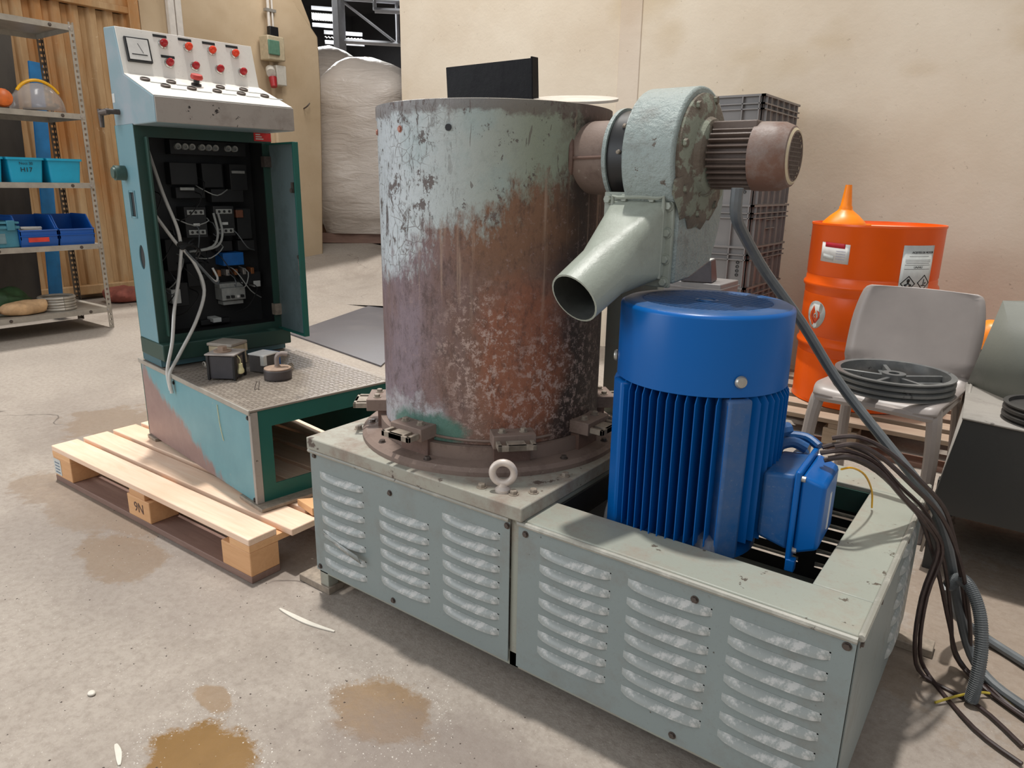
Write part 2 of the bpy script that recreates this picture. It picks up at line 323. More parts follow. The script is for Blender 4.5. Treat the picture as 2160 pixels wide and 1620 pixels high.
# ------------------------------------------------------------------ geometry helpers
class G:
    """collects shapes into one mesh"""
    def __init__(self): self.b = bmesh.new()
    def box(self, c, s, rz=0.0, m=None):
        mat = Matrix.Translation(c) @ Matrix.Rotation(rz, 4, 'Z') @ Matrix.Diagonal((*s, 1))
        if m is not None: mat = m @ mat
        bmesh.ops.create_cube(self.b, size=1.0, matrix=mat); return self
    def bx(self, x0, x1, y0, y1, z0, z1):
        return self.box(((x0+x1)/2, (y0+y1)/2, (z0+z1)/2), (abs(x1-x0), abs(y1-y0), abs(z1-z0)))
    def faces(self, vs, fs):
        v = [self.b.verts.new(p) for p in vs]
        for q in fs:
            try: self.b.faces.new([v[i] for i in q])
            except ValueError: pass
        return self
    def lathe(self, prof, n=32, m=None, a0=0.0, a1=2*PI, close=True):
        """prof: (radius, z) list revolved about z"""
        m = m or Matrix(); rings = []; full = abs(a1-a0-2*PI) < 1e-6
        k = n if full else n+1
        for (r_, z_) in prof:
            if r_ < 1e-7: rings.append([self.b.verts.new(m @ Vector((0, 0, z_)))])
            else: rings.append([self.b.verts.new(m @ Vector((r_*math.cos(a0+(a1-a0)*i/n), r_*math.sin(a0+(a1-a0)*i/n), z_))) for i in range(k)])
        for A, B in zip(rings, rings[1:]):
            for i in range(n):
                j = (i+1) % k
                if len(A) == 1 and len(B) == 1: continue
                if len(A) == 1: q = [A[0], B[i], B[j]]
                elif len(B) == 1: q = [A[i], A[j], B[0]]
                else: q = [A[i], A[j], B[j], B[i]]
                try: self.b.faces.new(q)
                except ValueError: pass
        return self
    def cyl(self, p0, p1, r0, r1=None, n=16):
        p0, p1 = Vector(p0), Vector(p1); r1 = r0 if r1 is None else r1; L = (p1-p0).length
        m = Matrix.Translation(p0) @ (p1-p0).to_track_quat('Z', 'Y').to_matrix().to_4x4()
        return self.lathe([(0, 0), (r0, 0), (r1, L), (0, L)], n, m)
    def tube(self, pts, rad, n=8, smooth=4):
        P = spline(pts, smooth); up = Vector((0, 0, 1)); rings = []
        prev = None
        for i, p in enumerate(P):
            t = (P[min(i+1, len(P)-1)]-P[max(i-1, 0)]).normalized()
            if prev is None:
                a = t.cross(up if abs(t.z) < .9 else Vector((1, 0, 0))).normalized()
            else:
                a = (prev - t*prev.dot(t)).normalized()
            prev = a; b_ = t.cross(a)
            rr = rad(i/(len(P)-1)) if callable(rad) else rad
            rings.append([self.b.verts.new(p + a*rr*math.cos(2*PI*k/n) + b_*rr*math.sin(2*PI*k/n)) for k in range(n)])
        for A, B in zip(rings, rings[1:]):
            for k in range(n): self.b.faces.new([A[k], A[(k+1) % n], B[(k+1) % n], B[k]])
        self.b.faces.new(rings[0][::-1]); self.b.faces.new(rings[-1]); return self
    def prism(self, poly, h0, h1, axis='Y', m=None):
        """poly of 2-D points extruded along axis"""
        def P(a, b, h):
            v = Vector((a, h, b)) if axis == 'Y' else Vector((h, a, b)) if axis == 'X' else Vector((a, b, h))
            return m @ v if m is not None else v
        n = len(poly); A = [self.b.verts.new(P(a, b, h0)) for a, b in poly]; B = [self.b.verts.new(P(a, b, h1)) for a, b in poly]
        self.b.faces.new(A); self.b.faces.new(B[::-1])
        for i in range(n): self.b.faces.new([A[i], A[(i+1) % n], B[(i+1) % n], B[i]])
        return self
    def loft(self, rings, cap=True):
        V = [[self.b.verts.new(p) for p in r_] for r_ in rings]; n = len(V[0])
        for A, B in zip(V, V[1:]):
            for k in range(n): self.b.faces.new([A[k], A[(k+1) % n], B[(k+1) % n], B[k]])
        if cap: self.b.faces.new(V[0][::-1]); self.b.faces.new(V[-1])
        return self
    def mesh(self, name, mat, smooth=35):
        bmesh.ops.recalc_face_normals(self.b, faces=self.b.faces)
        me = bpy.data.meshes.new(name); self.b.to_mesh(me); self.b.free()
        if mat: me.materials.append(mat)
        if smooth:
            me.polygons.foreach_set('use_smooth', [True]*len(me.polygons)); me.set_sharp_from_angle(angle=R(smooth))
        return me
    def obj(self, name, mat, parent=None, bevel=0, smooth=35, loc=None, rot=None, solid=0, sub=0):
        return place(name, self.mesh(name, mat, smooth), parent, bevel, loc, rot, solid, sub)
def place(name, me, parent=None, bevel=0, loc=None, rot=None, solid=0, sub=0):
    o = bpy.data.objects.new(name, me); COL.objects.link(o)
    if parent: o.parent = parent
    if loc is not None: o.location = loc
    if rot is not None: o.rotation_euler = rot
    if sub:
        s = o.modifiers.new('sub', 'SUBSURF'); s.levels = sub; s.render_levels = sub
    if solid:
        s = o.modifiers.new('solid', 'SOLIDIFY'); s.thickness = solid; s.offset = -1
    if bevel:
        s = o.modifiers.new('bevel', 'BEVEL'); s.width = bevel; s.segments = 2; s.limit_method = 'ANGLE'; s.angle_limit = R(40)
    return o
def spline(pts, k):
    P = [Vector(p) for p in pts]
    if k <= 1 or len(P) < 3: return P
    out = []
    for i in range(len(P)-1):
        p0 = P[max(i-1, 0)]; p1 = P[i]; p2 = P[i+1]; p3 = P[min(i+2, len(P)-1)]
        for j in range(k):
            t = j/k
            out.append(.5*((2*p1)+(-p0+p2)*t+(2*p0-5*p1+4*p2-p3)*t*t+(-p0+3*p1-3*p2+p3)*t**3))
    out.append(P[-1]); return out
def tag(o, label, cat, group=None):
    o['label'] = label; o['category'] = cat
    if group: o['group'] = group
    return o
def thing(name, label, cat, loc=(0, 0, 0), rz=0.0, group=None):
    o = bpy.data.objects.new(name, None); COL.objects.link(o); o.location = loc; o.rotation_euler = (0, 0, rz)
    o.empty_display_size = .05
    return tag(o, label, cat, group)
def struct(o): o['kind'] = 'structure'; return o
def copy_thing(root, loc, rz, label, group=None):
    def cp(o, par):
        c = o.copy(); COL.objects.link(c)
        if par: c.parent = par
        for ch in o.children: cp(ch, c)
        return c
    c = cp(root, None); c.location = loc; c.rotation_euler = (0, 0, rz); c['label'] = label
    if group: c['group'] = group
    return c
def text(body, size, mat, parent, name='lettering', bend=None, m=None, loc=None, rot=None, ext=.0004, squash=1.0):
    """flat lettering in local x/z, facing -y; bend(v) maps each vertex"""
    cu = bpy.data.curves.new('t', 'FONT'); cu.body = body; cu.size = size; cu.align_x = 'CENTER'; cu.align_y = 'CENTER'; cu.extrude = ext; cu.resolution_u = 3
    t = bpy.data.objects.new('t', cu); COL.objects.link(t); bpy.context.view_layer.update()
    me = bpy.data.meshes.new_from_object(t.evaluated_get(bpy.context.evaluated_depsgraph_get()))
    bpy.data.objects.remove(t)
    for v in me.vertices:
        x, y, z = v.co; p = Vector((x*squash, -z, y))
        v.co = bend(p) if bend else p
    me.materials.clear(); me.materials.append(mat); me.name = name
    return place(name, me, parent, loc=loc, rot=rot)
def hexhead(r_=.008, h=.006, washer=True):
    g = G()
    if washer: g.lathe([(0, 0), (r_*1.35, 0), (r_*1.35, h*.2), (0, h*.2)], 12)
    g.lathe([(r_, h*.2), (r_, h*.85), (r_*.86, h), (0, h)], 6); return g
def inst(name, me, parent, loc, rot=(0, 0, 0)): return place(name, me, parent, loc=loc, rot=rot)

# ------------------------------------------------------------------ the setting
struct(G().bx(-24, 6, -5, 20, -.2, 0).obj('floor', FLOOR, smooth=0))
# low ramp rising through the opening to the next hall
g = G().faces([(-5.4, 4.62, .0), (-6.1, 3.95, .0), (-7.46, 5.2, .20), (-7.46, 6.3, .30), (-7.6, 7.0, .34), (-11, 6.2, .36), (-11, 12, .36), (-5.6, 12, .36), (-4.6, 4.7, .05)],
              [(0, 1, 2, 3), (0, 3, 4, 8), (8, 4, 6, 7), (3, 2, 5, 4), (4, 5, 6)])
struct(g.obj('floor_ramp', FLOOR, smooth=60))
# right-hand wall
g = G().bx(-4.56, 3.0, 4.6, 4.85, 0, 5.2)
struct(g.obj('wall_right', PLASTER, smooth=0))
g = G().bx(-2.53, -2.37, 4.593, 4.61, 0, 5.2)
struct(g.obj('trim_1', PLASTERT, bevel=.004))
# rear wall with the shutter and the pier beside the opening
g = G(); yz = [(3.98, 0), (5.90, 0), (5.90, .25), (6.02, 1.0), (6.08, 1.8), (6.10, 2.62), (6.02, 2.95), (5.90, 3.2), (5.90, 5.2), (3.98, 5.2)]
g.prism(yz, -7.8, -7.45, axis='X'); g.bx(-7.8, -7.45, -1, 3.98, 2.80, 5.2); g.bx(-7.8, -7.62, -1, 3.98, 0, 2.8)
struct(g.obj('wall_rear', PLASTERB, smooth=0))
g = G().prism([(5.42, 0), (5.98, 0), (6.06, 1.4), (6.10, 2.3), (6.09, 2.8), (5.60, 3.3), (5.42, 3.3)], -7.5, -7.40, axis='X')
struct(g.obj('trim_2', PLASTERB, bevel=.02))
# corrugated shutter
door = thing('door_1', 'ochre corrugated metal shutter in the rear wall', 'door'); del door['category']; struct(door)
g = G(); pts = []; y = 1.2; pitch = .155
while y < 3.84:
    pts += [(y, 0), (y+.055, 0), (y+.083, -.048), (y+.127, -.048)]; y += pitch
v = []; fs = []
for i, (yy, dx) in enumerate(pts):
    v += [(-7.49+dx, yy, .12), (-7.49+dx, yy, 2.66)]
    if i: fs.append((2*i-2, 2*i, 2*i+1, 2*i-1))
g.faces(v, fs); g.obj('corrugated_sheet', GATE, door, smooth=20)
g = G().bx(-7.50, -7.43, 1.0, 3.90, 2.66, 2.72).bx(-7.50, -7.455, 1.0, 3.90, 2.72, 2.80); g.obj('top_rail', GATE, door, bevel=.006)
g = G().bx(-7.52, -7.45, 1.0, 3.90, .05, .14); g.obj('bottom_rail', GATE, door, bevel=.008)
g = G().bx(-7.52, -7.42, 3.86, 3.96, .0, 2.82); g.obj('side_rail', GATE, door, bevel=.006)
# the next hall
g = G().bx(-19.2, -19, -1, 17, -.2, 6.4).bx(-19, -3.2, 17, 17.2, -.2, 6.4).bx(-3.4, -3.2, 4.85, 17, -.2, 6.4).bx(-19, -7.8, -1.2, -1, -.2, 6.4)
struct(g.obj('wall_hall', HALLD, smooth=0))
g = G()
for (x0, x1, y0, y1) in ((-19, -7.6, -1, 10.6), (-19, -16.6, 10.6, 15), (-19, -3.2, 15, 17), (-13.6, -3.2, 10.6, 15), (-7.6, -3.2, 7.2, 10.6)): g.bx(x0, x1, y0, y1, 6.2, 6.3)
struct(g.obj('ceiling', HALLD, smooth=0))
# corrugated skylight sheets of the far roof slope
def skylight(idx, a, b, h0, h1, n=14):
    w = thing('window_%d' % idx, 'x', 'window'); del w['category']; del w['label']; struct(w)
    A, B = Vector(a), Vector(b); g = G(); v = []; fs = []; nn = n*4
    for i in range(nn+1):
        p = A.lerp(B, i/nn); o = .02*math.sin(i/nn*n*2*PI)
        v += [(p.x, p.y, h0+o), (p.x-.5, p.y+.4, h1+o)]
        if i: fs.append((2*i-2, 2*i, 2*i+1, 2*i-1))
    g.faces(v, fs); g.obj('pane', SKYL, w)
    g = G().cyl((A.x, A.y, h0-.12), (B.x, B.y, h0-.12), .05, n=6).cyl((A.x-.5, A.y+.4, h1+.12), (B.x-.5, B.y+.4, h1+.12), .05, n=6); g.obj('glazing_bar', TRUSS, w)
    return w
skylight(1, (-15.5, 12.6, 4.9), (-15.15, 13.05, 4.9), 4.98, 5.25)
skylight(2, (-15.3, 12.8, 4.5), (-14.7, 13.55, 4.5), 4.60, 4.70, 12)
# lattice girders
def girder(p0, p1, zt, zb, n, name, lab, tk=.045):
    t = thing(name, lab, 'roof truss', group=None)
    A, B = Vector(p0), Vector(p1)
    def at(k, z): q = A.lerp(B, k); return Vector((q.x, q.y, z))
    G().cyl(at(0, zt), at(1, zt), tk*1.1, n=6).obj('top_chord', TRUSS, t)
    G().cyl(at(0, zb), at(1, zb), tk*1.1, n=6).obj('bottom_chord', TRUSS, t)
    for i in range(n+1):
        G().cyl(at(i/n, zb), at(i/n, zt), tk*(.8), n=6).obj('strut', TRUSS, t)
        if i < n: G().cyl(at(i/n, zt), at((i+1)/n, zb), tk*.6, n=6).obj('brace', TRUSS, t)
    return t
girder((-12.1, 10.5), (-7.5, 15.6), 4.64, 3.86, 6, 'roof_truss', 'grey lattice roof truss crossing the dark hall, lower and longer of two')
girder((-11.6, 11.0), (-7.5, 14.8), 5.9, 4.45, 5, 'roof_truss', 'grey lattice roof truss highest above the wrapped bulk bag', .05)
t = thing('hall_column', 'pale steel column behind the bulk bag carrying the roof trusses', 'column', (-12.1, 10.5, 0))
G().bx(-.09, .09, -.09, .09, .3, 6.2).obj('shaft', TRUSS, t, bevel=.01); G().bx(-.15, .15, -.15, .15, .3, .34).obj('base_plate', TRUSS, t)
# wrapped loads in the opening
def bag(loc, sx, sy, h, name, label, seed, lean=.05, rz=R(38)):
    t = thing(name, label, 'bulk bag', loc, rz); g = G(); rings = []; nz = 34; n = 40
    for i in range(nz+1):
        k = i/nz; z = .13+(h-.13)*k; ring = []
        sc = (1-.12*max(0, .12-k)/.12)*(1+.03*math.sin(k*9))
        if k > .72: sc *= max(.02, math.sqrt(max(0, 1-((k-.72)/.28)**2.2)))
        for j in range(n):
            a = 2*PI*j/n; ca, sa = math.cos(a), math.sin(a)
            e = (abs(ca)**5+abs(sa)**5)**(-1/5)
            p = Vector((ca*e*sx/2*sc+lean*k*k, sa*e*sy/2*sc, z))
            nn = mnoise.noise(Vector((ca*1.6+seed, sa*1.6, z*1.8)))*.07 + mnoise.noise(Vector((ca*2+seed, sa*2, z*9)))*.025
            ring.append(p+Vector((ca, sa, 0))*nn+Vector((0, 0, mnoise.noise(p*2+Vector((seed, 0, 0)))*.10*k)))
        rings.append(ring)
    g.loft(rings); g.obj('wrapped_load', FILM, t, smooth=60)
    for s in (-1, 0, 1): G().bx(-sx*.47, sx*.47, s*sy*.36-.05, s*sy*.36+.05, 0, .13).obj('pallet_runner', WOODD, t)
    return t
bag((-7.95, 7.25, .335), 1.25, 1.2, 2.45, 'bulk_bag', 'tall film-wrapped bulk bag on a pallet in the wall opening', 3.1, .1)
bag((-9.6, 8.05, .36), 1.2, 1.1, 2.8, 'bulk_bag', 'dim wrapped bulk bag standing behind the bright one in the dark hall', 8.4)

# ------------------------------------------------------------------ conduit and switch gear on the rear wall
t = thing('conduit', 'wide white cable trunking running up the rear wall behind the control cabinet', 'cable duct', (-7.44, 4.31, 0))
G().bx(-.0, .06, -.07, -.005, 1.6, 5).obj('duct_half', CREAMST, t, bevel=.006); G().bx(0, .06, .005, .07, 1.6, 5).obj('duct_half', CREAMST, t, bevel=.006)
t = thing('conduit', 'thin grey conduit pipe dropping to the switch box on the pier', 'conduit', (-7.38, 5.40, 0))
G().cyl((0, 0, 2.72), (0, 0, 5), .016, n=8).obj('pipe', CREAMST, t); G().cyl((0, .05, 2.72), (0, .05, 5), .012, n=8).obj('pipe', CREAMST, t)
for z in (2.95, 3.6): G().bx(-.03, .02, -.04, .09, z, z+.03).obj('clip', STEEL, t)
t = thing('switch_box', 'pale switch box with a grey green lid on the pier', 'electrical box', (-7.40, 5.40, 2.44))
G().bx(-.02, .14, -.12, .10, 0, .25).obj('body', IVORY, t, bevel=.012); G().bx(.14, .16, -.125, .02, .05, .20).obj('cover', GREENBX, t, bevel=.008)
G().bx(0, .06, -.02, .09, .25, .36).obj('gland_block', BLACK, t, bevel=.005)
t = thing('wall_socket', 'white wall sockets with red plug under the switch box', 'socket', (-7.40, 5.40, 2.14))
G().bx(-.02, .10, .0, .13, .05, .26).obj('socket_body', PLASTW, t, bevel=.008); G().cyl((.05, -.05, .21), (.12, -.09, .16), .05, n=12).obj('socket_face', PLASTW, t)
G().cyl((.10, -.06, .12), (.13, -.07, .02), .045, .035, n=12).obj('plug', plain('red_plug', S(170, 40, 44), .4), t)
t = thing('wall_hook', 'small dark bent hook stuck in the pier plaster', 'hook', (-7.40, 5.82, 1.98))
G().tube([(0, 0, 0), (.06, 0, .02), (.08, .02, .05), (.05, .05, .06)], .008, 6).obj('hook_wire', BOLT, t)
# rag and dark timber under the shutter
def rag(loc, sx, sy, sz, mat, name, label, cat='cloth', seed=0, rz=0.):
    g = G(); n = 18; rings = []
    for i in range(9):
        k = i/8; ring = []
        for j in range(n):
            a = 2*PI*j/n; rr = math.sin(PI*(.04+.92*k))**.6
            p = Vector((math.cos(a)*sx/2*rr, math.sin(a)*sy/2*rr, sz*(1-math.cos(PI*k))/2))
            q = mnoise.noise(p*14+Vector((seed, 0, 0)))*.35; q2 = mnoise.noise(p*34+Vector((seed, 5, 0)))*.16
            p = Vector((p.x*(1+q+q2), p.y*(1+q-q2), max(0.001, p.z*(1+q+q2)))); ring.append(p)
        rings.append(ring)
    g.loft(rings); o = g.obj(name, mat, None, smooth=60, loc=loc, rot=(0, 0, rz), sub=1); return tag(o, label, cat)
rag((-7.10, 3.33, 0), .34, .42, .14, CLOTHR, 'rag', 'crumpled dull red rag on the floor below the shutter', seed=4)
# ------------------------------------------------------------------ slotted-angle shelving
SHX0, SHX1, SHY1, SHY0 = -5.9, -6.5, 2.655, .75
t = thing('shelving', 'grey slotted-angle steel shelving standing in front of the shutter', 'shelving', (0, 0, 0))
def post(x, y, sx, sy, mat=None):
    g = G(); n = 56; H_ = 2.22
    for (a0, a1, b0, b1) in ((0, sx*.035, 0, sy*.0025),):
        g.bx(x, x+sx*.008, y, y+sy*.0025, 0, H_); g.bx(x+sx*.024, x+sx*.036, y, y+sy*.0025, 0, H_)
    g.bx(x, x+sx*.0025, y, y+sy*.008, 0, H_); g.bx(x, x+sx*.0025, y+sy*.024, y+sy*.036, 0, H_)
    for i in range(n):
        z = H_*i/n; g.bx(x+sx*.008, x+sx*.024, y, y+sy*.0025, z, z+.022); g.bx(x, x+sx*.0025, y+sy*.008, y+sy*.024, z, z+.022)
    g.obj('post', mat or STEEL, t, smooth=0)
DKST = plain('dark_slotted_steel', S(84, 74, 64), .55, .3, .15, 20)
post(SHX0, SHY1, -1, -1); post(SHX1, SHY1+.02, 1, -1, DKST); post(SHX0, SHY0, -1, 1); post(SHX1, SHY0, 1, 1, DKST)
LV = [.150, .645, 1.095, 1.585, 2.185]
for z in LV:
    s = G().bx(SHX1, SHX0, SHY0, SHY1-.01, z+.012, z+.016).obj('shelf_board', STEEL, t, smooth=0)
    G().bx(SHX0-.004, SHX0+.003, SHY0, SHY1-.01, z-.022, z+.016).bx(SHX1-.003, SHX1+.004, SHY0, SHY1-.01, z-.022, z+.016).bx(SHX1, SHX0, SHY1-.013, SHY1-.009, z-.022, z+.016).obj('edge_lip', STEEL, s, smooth=0)
    for yy in (SHY1-.03, SHY1-.16, 1.95): place('shelf_bolt', hexhead(.009, .007).mesh('shelf_bolt', BOLT if yy < 2.6 else ZINC), s, loc=(SHX0+.003, yy, z-.004), rot=(0, R(90), 0))
SZ = [z+.0165 for z in LV]
def tub(w, dp, h, mat, rim, name, label, cat, loc, group, tap=.88):
    t = thing(name, label, cat, loc, 0, group); g = G(); wt = .004
    def rect(a, b, z, rr=.018, n=4):
        out = []
        for cx, cy, st in ((1, 1, 0), (-1, 1, 90), (-1, -1, 180), (1, -1, 270)):
            for i in range(n+1):
                an = R(st+90*i/n); out.append(Vector((cx*(a/2-rr)+rr*math.cos(an), cy*(b/2-rr)+rr*math.sin(an), z)))
        return out
    g.loft([rect(dp*tap, w*tap, 0), rect(dp, w, h), rect(dp-wt*2, w-wt*2, h), rect(dp*tap-wt*2, w*tap-wt*2, .006)]); g.obj('body', mat, t)
    g = G(); g.loft([rect(dp+rim*2, w+rim*2, h-.012), rect(dp+rim*2, w+rim*2, h+.004), rect(dp-.006, w-.006, h+.004), rect(dp-.006, w-.006, h-.012)], cap=False)
    V = g.obj('rim', mat, t); return t
for i, (y, lab) in enumerate(((2.463, 'sky blue plastic tub nearest the shelving post'), (2.207, 'sky blue plastic tub with black handwriting on its front'), (1.95, 'sky blue plastic tub cut off by the picture edge'))):
    tb = tub(.228, .30, .165, LBIN, .008, 'plastic_tub', lab, 'tub', (SHX0-.15, y, SZ[2]), 'sky blue tubs on the middle shelf')
    if i == 1:
        text('Noct 30', .026, INK, tb, bend=lambda p: Vector((.149+p.y*-1+.004-.001, p.x, .128+p.z)))
        text('H17', .045, INK, tb, bend=lambda p: Vector((.139+p.y*-1+.008, p.x, .085+p.z)))
def openbin(w, dp, h, label, loc, red=False):
    t = thing('picking_bin', label, 'bin', loc, 0, 'royal blue picking bins'); wt = .005
    # x: front is +dp/2 ; side profile with the low front lip
    side = [(-dp/2, 0), (dp/2-.02, 0), (dp/2, .05), (dp/2, h*.52), (dp/2-.03, h*.56), (dp/2-.10, h*.98), (dp/2-.12, h), (-dp/2, h)]
    for s in (-1, 1): G().prism(side, s*w/2, s*w/2-s*wt, axis='Y').obj('side_wall', DBIN, t)
    g = G().bx(-dp/2, dp/2-.02, -w/2, w/2, 0, wt).bx(-dp/2, -dp/2+wt, -w/2, w/2, 0, h); g.obj('base', DBIN, t)
    g = G().prism([(dp/2-.022, 0), (dp/2, .05), (dp/2, h*.52), (dp/2-.006, h*.52), (dp/2-.006, .05), (dp/2-.026, .004)], -w/2, w/2, axis='Y')
    g.bx(dp/2-.005, dp/2+.006, -w/2-.002, w/2+.002, h*.34, h*.37); g.obj('front_wall', DBIN, t)
    g = G()
    for s in (-1, 1): g.tube([(dp/2-.006, s*w/2, h*.54), (dp/2-.03, s*w/2, h*.57), (dp/2-.11, s*w/2, h), (-dp/2, s*w/2, h)], .006, 6, 1)
    g.tube([(dp/2, -w/2, h*.53), (dp/2, w/2, h*.53)], .006, 6, 1); g.obj('rim', DBIN, t)
    if red: G().bx(dp/2, dp/2+.002, -.075, .06, h*.06+.02, h*.30).obj('label', plain('red_label', S(206, 62, 48), .5), t)
    return t
openbin(.245, .36, .215, 'royal blue picking bin at the end of its shelf, empty', (SHX0-.18, 2.480, SZ[1]))
openbin(.245, .36, .215, 'royal blue picking bin with a red label and scrap inside', (SHX0-.18, 2.222, SZ[1]), True)
for k in range(2):
    o = G().cyl((-.09, 0, 0), (.07, .02, .012), .011, n=7).obj('tube_offcut', PAPER if k % 2 else STEEL, None, loc=(SHX0-.09-.03*k, 2.20+.03*k, SZ[1]+.105+.014*k), rot=(0, R(6), R(70+30*k)))
    tag(o, ['short pale tube offcut lying in the red-labelled picking bin', 'short grey tube offcut lying in the red-labelled picking bin'][(k+1) % 2], 'offcut', 'tube offcuts in the picking bin')
# folding crate
t = thing('folding_crate', 'teal folding crate beside the red-labelled picking bin', 'crate', (SHX0-.2, 1.965, SZ[1]))
G().bx(-.18, .17, -.135, .135, .0, .16).obj('body', TBIN, t, bevel=.006)
G().bx(-.19, .185, -.145, .145, .13, .15).bx(-.19, .185, -.145, .145, .165, .18).obj('rim', TBIN, t, bevel=.003)
for yy in (-.10, .09): G().bx(.17, .192, yy-.025, yy+.025, .12, .19).obj('latch', TBIN, t, bevel=.004)
G().bx(.172, .176, -.12, .05, .03, .10).obj('label', plain('faded_label', S(104, 132, 140), .5), t)
# face shield and ear defenders on the upper shelf
t = thing('face_shield', 'face shield with a yellow brow band and smoky visor', 'face shield', (SHX0-.22, 2.41, SZ[3]))
g = G(); rings = []; 
for i in range(13):
    a = PI*i/12; rings.append([Vector((.04+.10*math.sin(a)*k_, -.185*math.cos(a)*(1-.0*k_), .01+.19*math.sin(a)*k2)) for k_, k2 in ((.2, 1.0), (.6, .98), (1.0, .72), (1.2, .3), (1.25, .0))])
vs = [p for r_ in rings for p in r_]; fs = [(i*5+j, (i+1)*5+j, (i+1)*5+j+1, i*5+j+1) for i in range(12) for j in range(4)]
g.faces(vs, fs); g.obj('visor', VISOR, t, smooth=60, solid=.002)
G().tube([(.085, -.165*math.cos(a), .03+.185*math.sin(a)) for a in [R(35+11*i) for i in range(11)]], .011, 8, 2).obj('brow_band', YEL, t)
G().tube([(.10, -.12, .012), (.12, -.02, .02), (.11, .07, .03), (.09, .12, .05), (.07, .10, .065)], .010, 8).obj('head_strap', BLACK, t)
t = thing('ear_defenders', 'orange and green ear defenders at the end of the upper shelf', 'ear defenders', (SHX0-.10, 2.09, SZ[3]))
G().lathe([(0, 0), (.05, 0), (.062, .02), (.058, .05), (.03, .068), (0, .07)], 16).obj('cup', plain('orange_cup', S(222, 110, 40), .4), t, loc=(0, .07, .066), rot=(0, R(80), R(-10)))
G().lathe([(0, 0), (.05, 0), (.058, .02), (.05, .045), (0, .055)], 16).obj('cup', plain('green_cup', S(60, 176, 110), .4), t, loc=(.02, -.03, .062), rot=(0, R(90), 0))
G().tube([(0, .07, .10), (-.02, .05, .125), (-.03, -.0, .125), (0, -.03, .10)], .006, 6).obj('headband', BLACK, t)
# bottom shelf clutter
o = rag((SHX0-.36, 2.02, SZ[0]), .30, .44, .16, CLOTHG, 'bag', 'dark green sack on the bottom shelf', 'bag', 2)
o = rag((SHX0-.10, 2.09, SZ[0]), .16, .34, .10, CLOTHB, 'cloth_bundle', 'beige cloth bundle in front of the green sack', 'cloth', 9)
o = rag((SHX0-.08, 1.82, SZ[0]), .14, .18, .08, CLOTHR, 'cloth_bundle', 'reddish cloth bundle on the bottom shelf', 'cloth', 12)
t = thing('rope_coil', 'grey coil of cord on the bottom shelf', 'cord', (SHX0-.17, 2.335, SZ[0]))
g = G()
for k in range(5):
    rr = .118-.004*(k % 2); g.tube([(rr*math.cos(a), rr*math.sin(a), .012+.021*k) for a in [2*PI*i/16 for i in range(17)]], .0115, 6, 2)
g.obj('coil_turns', STEEL, t)
t = tag(G().bx(-.006, .006, -.62, .62, 0, 2.35).obj('leaning_board', DKSHEET, None, loc=(-6.76, 1.86, 0), rot=(R(-4), R(-5), 0)), 'dark grimy board leaning behind the shelving', 'board')
t = tag(G().bx(-.012, .012, -.05, .05, 0, 2.05).obj('leaning_plank', BLUEPL, None, loc=(-6.66, 2.55, 0), rot=(R(-5), R(-4), 0)), 'bright blue plank leaning between shelving and shutter', 'plank')

# ------------------------------------------------------------------ rubber sheet on the floor
o = G().prism([(-4.62, 3.37), (-3.33, 3.11), (-3.9, 4.05), (-5.21, 4.87)], .001, .012, axis='Z').obj('rubber_sheet', RUBBER, None)
tag(o, 'grey rubber sheet lying flat between the cabinet and the drum', 'mat')

# ------------------------------------------------------------------ pallets
def pallet(loc, rz, label, L, Wd, mats, nb=5, broken=False, ext=0.0, group=None):
    t = thing('pallet', label, 'pallet', loc, rz, group); wt = [.145, .10, .145, .10, .145] if nb == 5 else [.097]*nb if nb == 7 else [.10]*nb
    gap = (Wd-sum(wt))/(len(wt)-1); y = 0
    top, side, low = mats
    for i, w in enumerate(wt):
        x1 = L+(ext if i == 1 else (-.04 if i == 2 else 0)); z0 = .122
        place('deck_board', G().bx(0, x1, y, y+w, z0, z0+.022).mesh('deck_board', top), t, bevel=.003); y += w+gap
    for x in (0, L/2-.05, L-.10):
        place('stringer_board', G().bx(x, x+.145 if x < .1 else x+.10, 0, Wd, .1, .122).mesh('stringer_board', side), t, bevel=.002)
    for yy, w in ((0, .10), (Wd/2-.07, .14), (Wd-.10, .10)):
        place('bottom_board', G().bx(0, L, yy, yy+w, 0, .022).mesh('bottom_board', low), t, bevel=.002)
        for x in (0, L/2-.07, L-.145): 
            b = place('block', G().bx(x, x+.145, yy, yy+w, .022, .10).mesh('block', side), t, bevel=.003)
    return t
pl = pallet((-2.99, 1.05, 0), R(.7), 'new pale pallet carrying the green control cabinet', 1.27, .80, (WOOD, WOODO, WOODD), nb=7, ext=.045)
G().bx(.004, .06, -.0012, -.0002, .03, .095).obj('paper_tag', PAPERG, pl)
for k in range(4): G().bx(.012, .05, -.0016, -.0012, .038+.013*k, .042+.013*k).obj('print_line', plain('tag_print', S(90, 110, 130), .6), pl)
text('9N', .05, plain('stamp_ink', S(96, 70, 60), .7), pl, bend=lambda p: Vector((.640+p.x, -.0006+p.y, .062+p.z)))
o = G().faces([(0, 0, 0), (.10, -.02, 0), (.13, .05, .0), (.05, .09, .0), (0, 0, .02), (.10, -.02, .024), (.13, .05, .02), (.05, .09, .012)], [(0, 1, 2, 3), (4, 5, 6, 7), (0, 1, 5, 4), (1, 2, 6, 5), (2, 3, 7, 6), (3, 0, 4, 7)]).obj('splintered_wood', WOODO, None, loc=(-1.80, 1.30, .146), smooth=0)
tag(o, 'broken piece of orange wood at the pallet corner under the cabinet', 'wood')

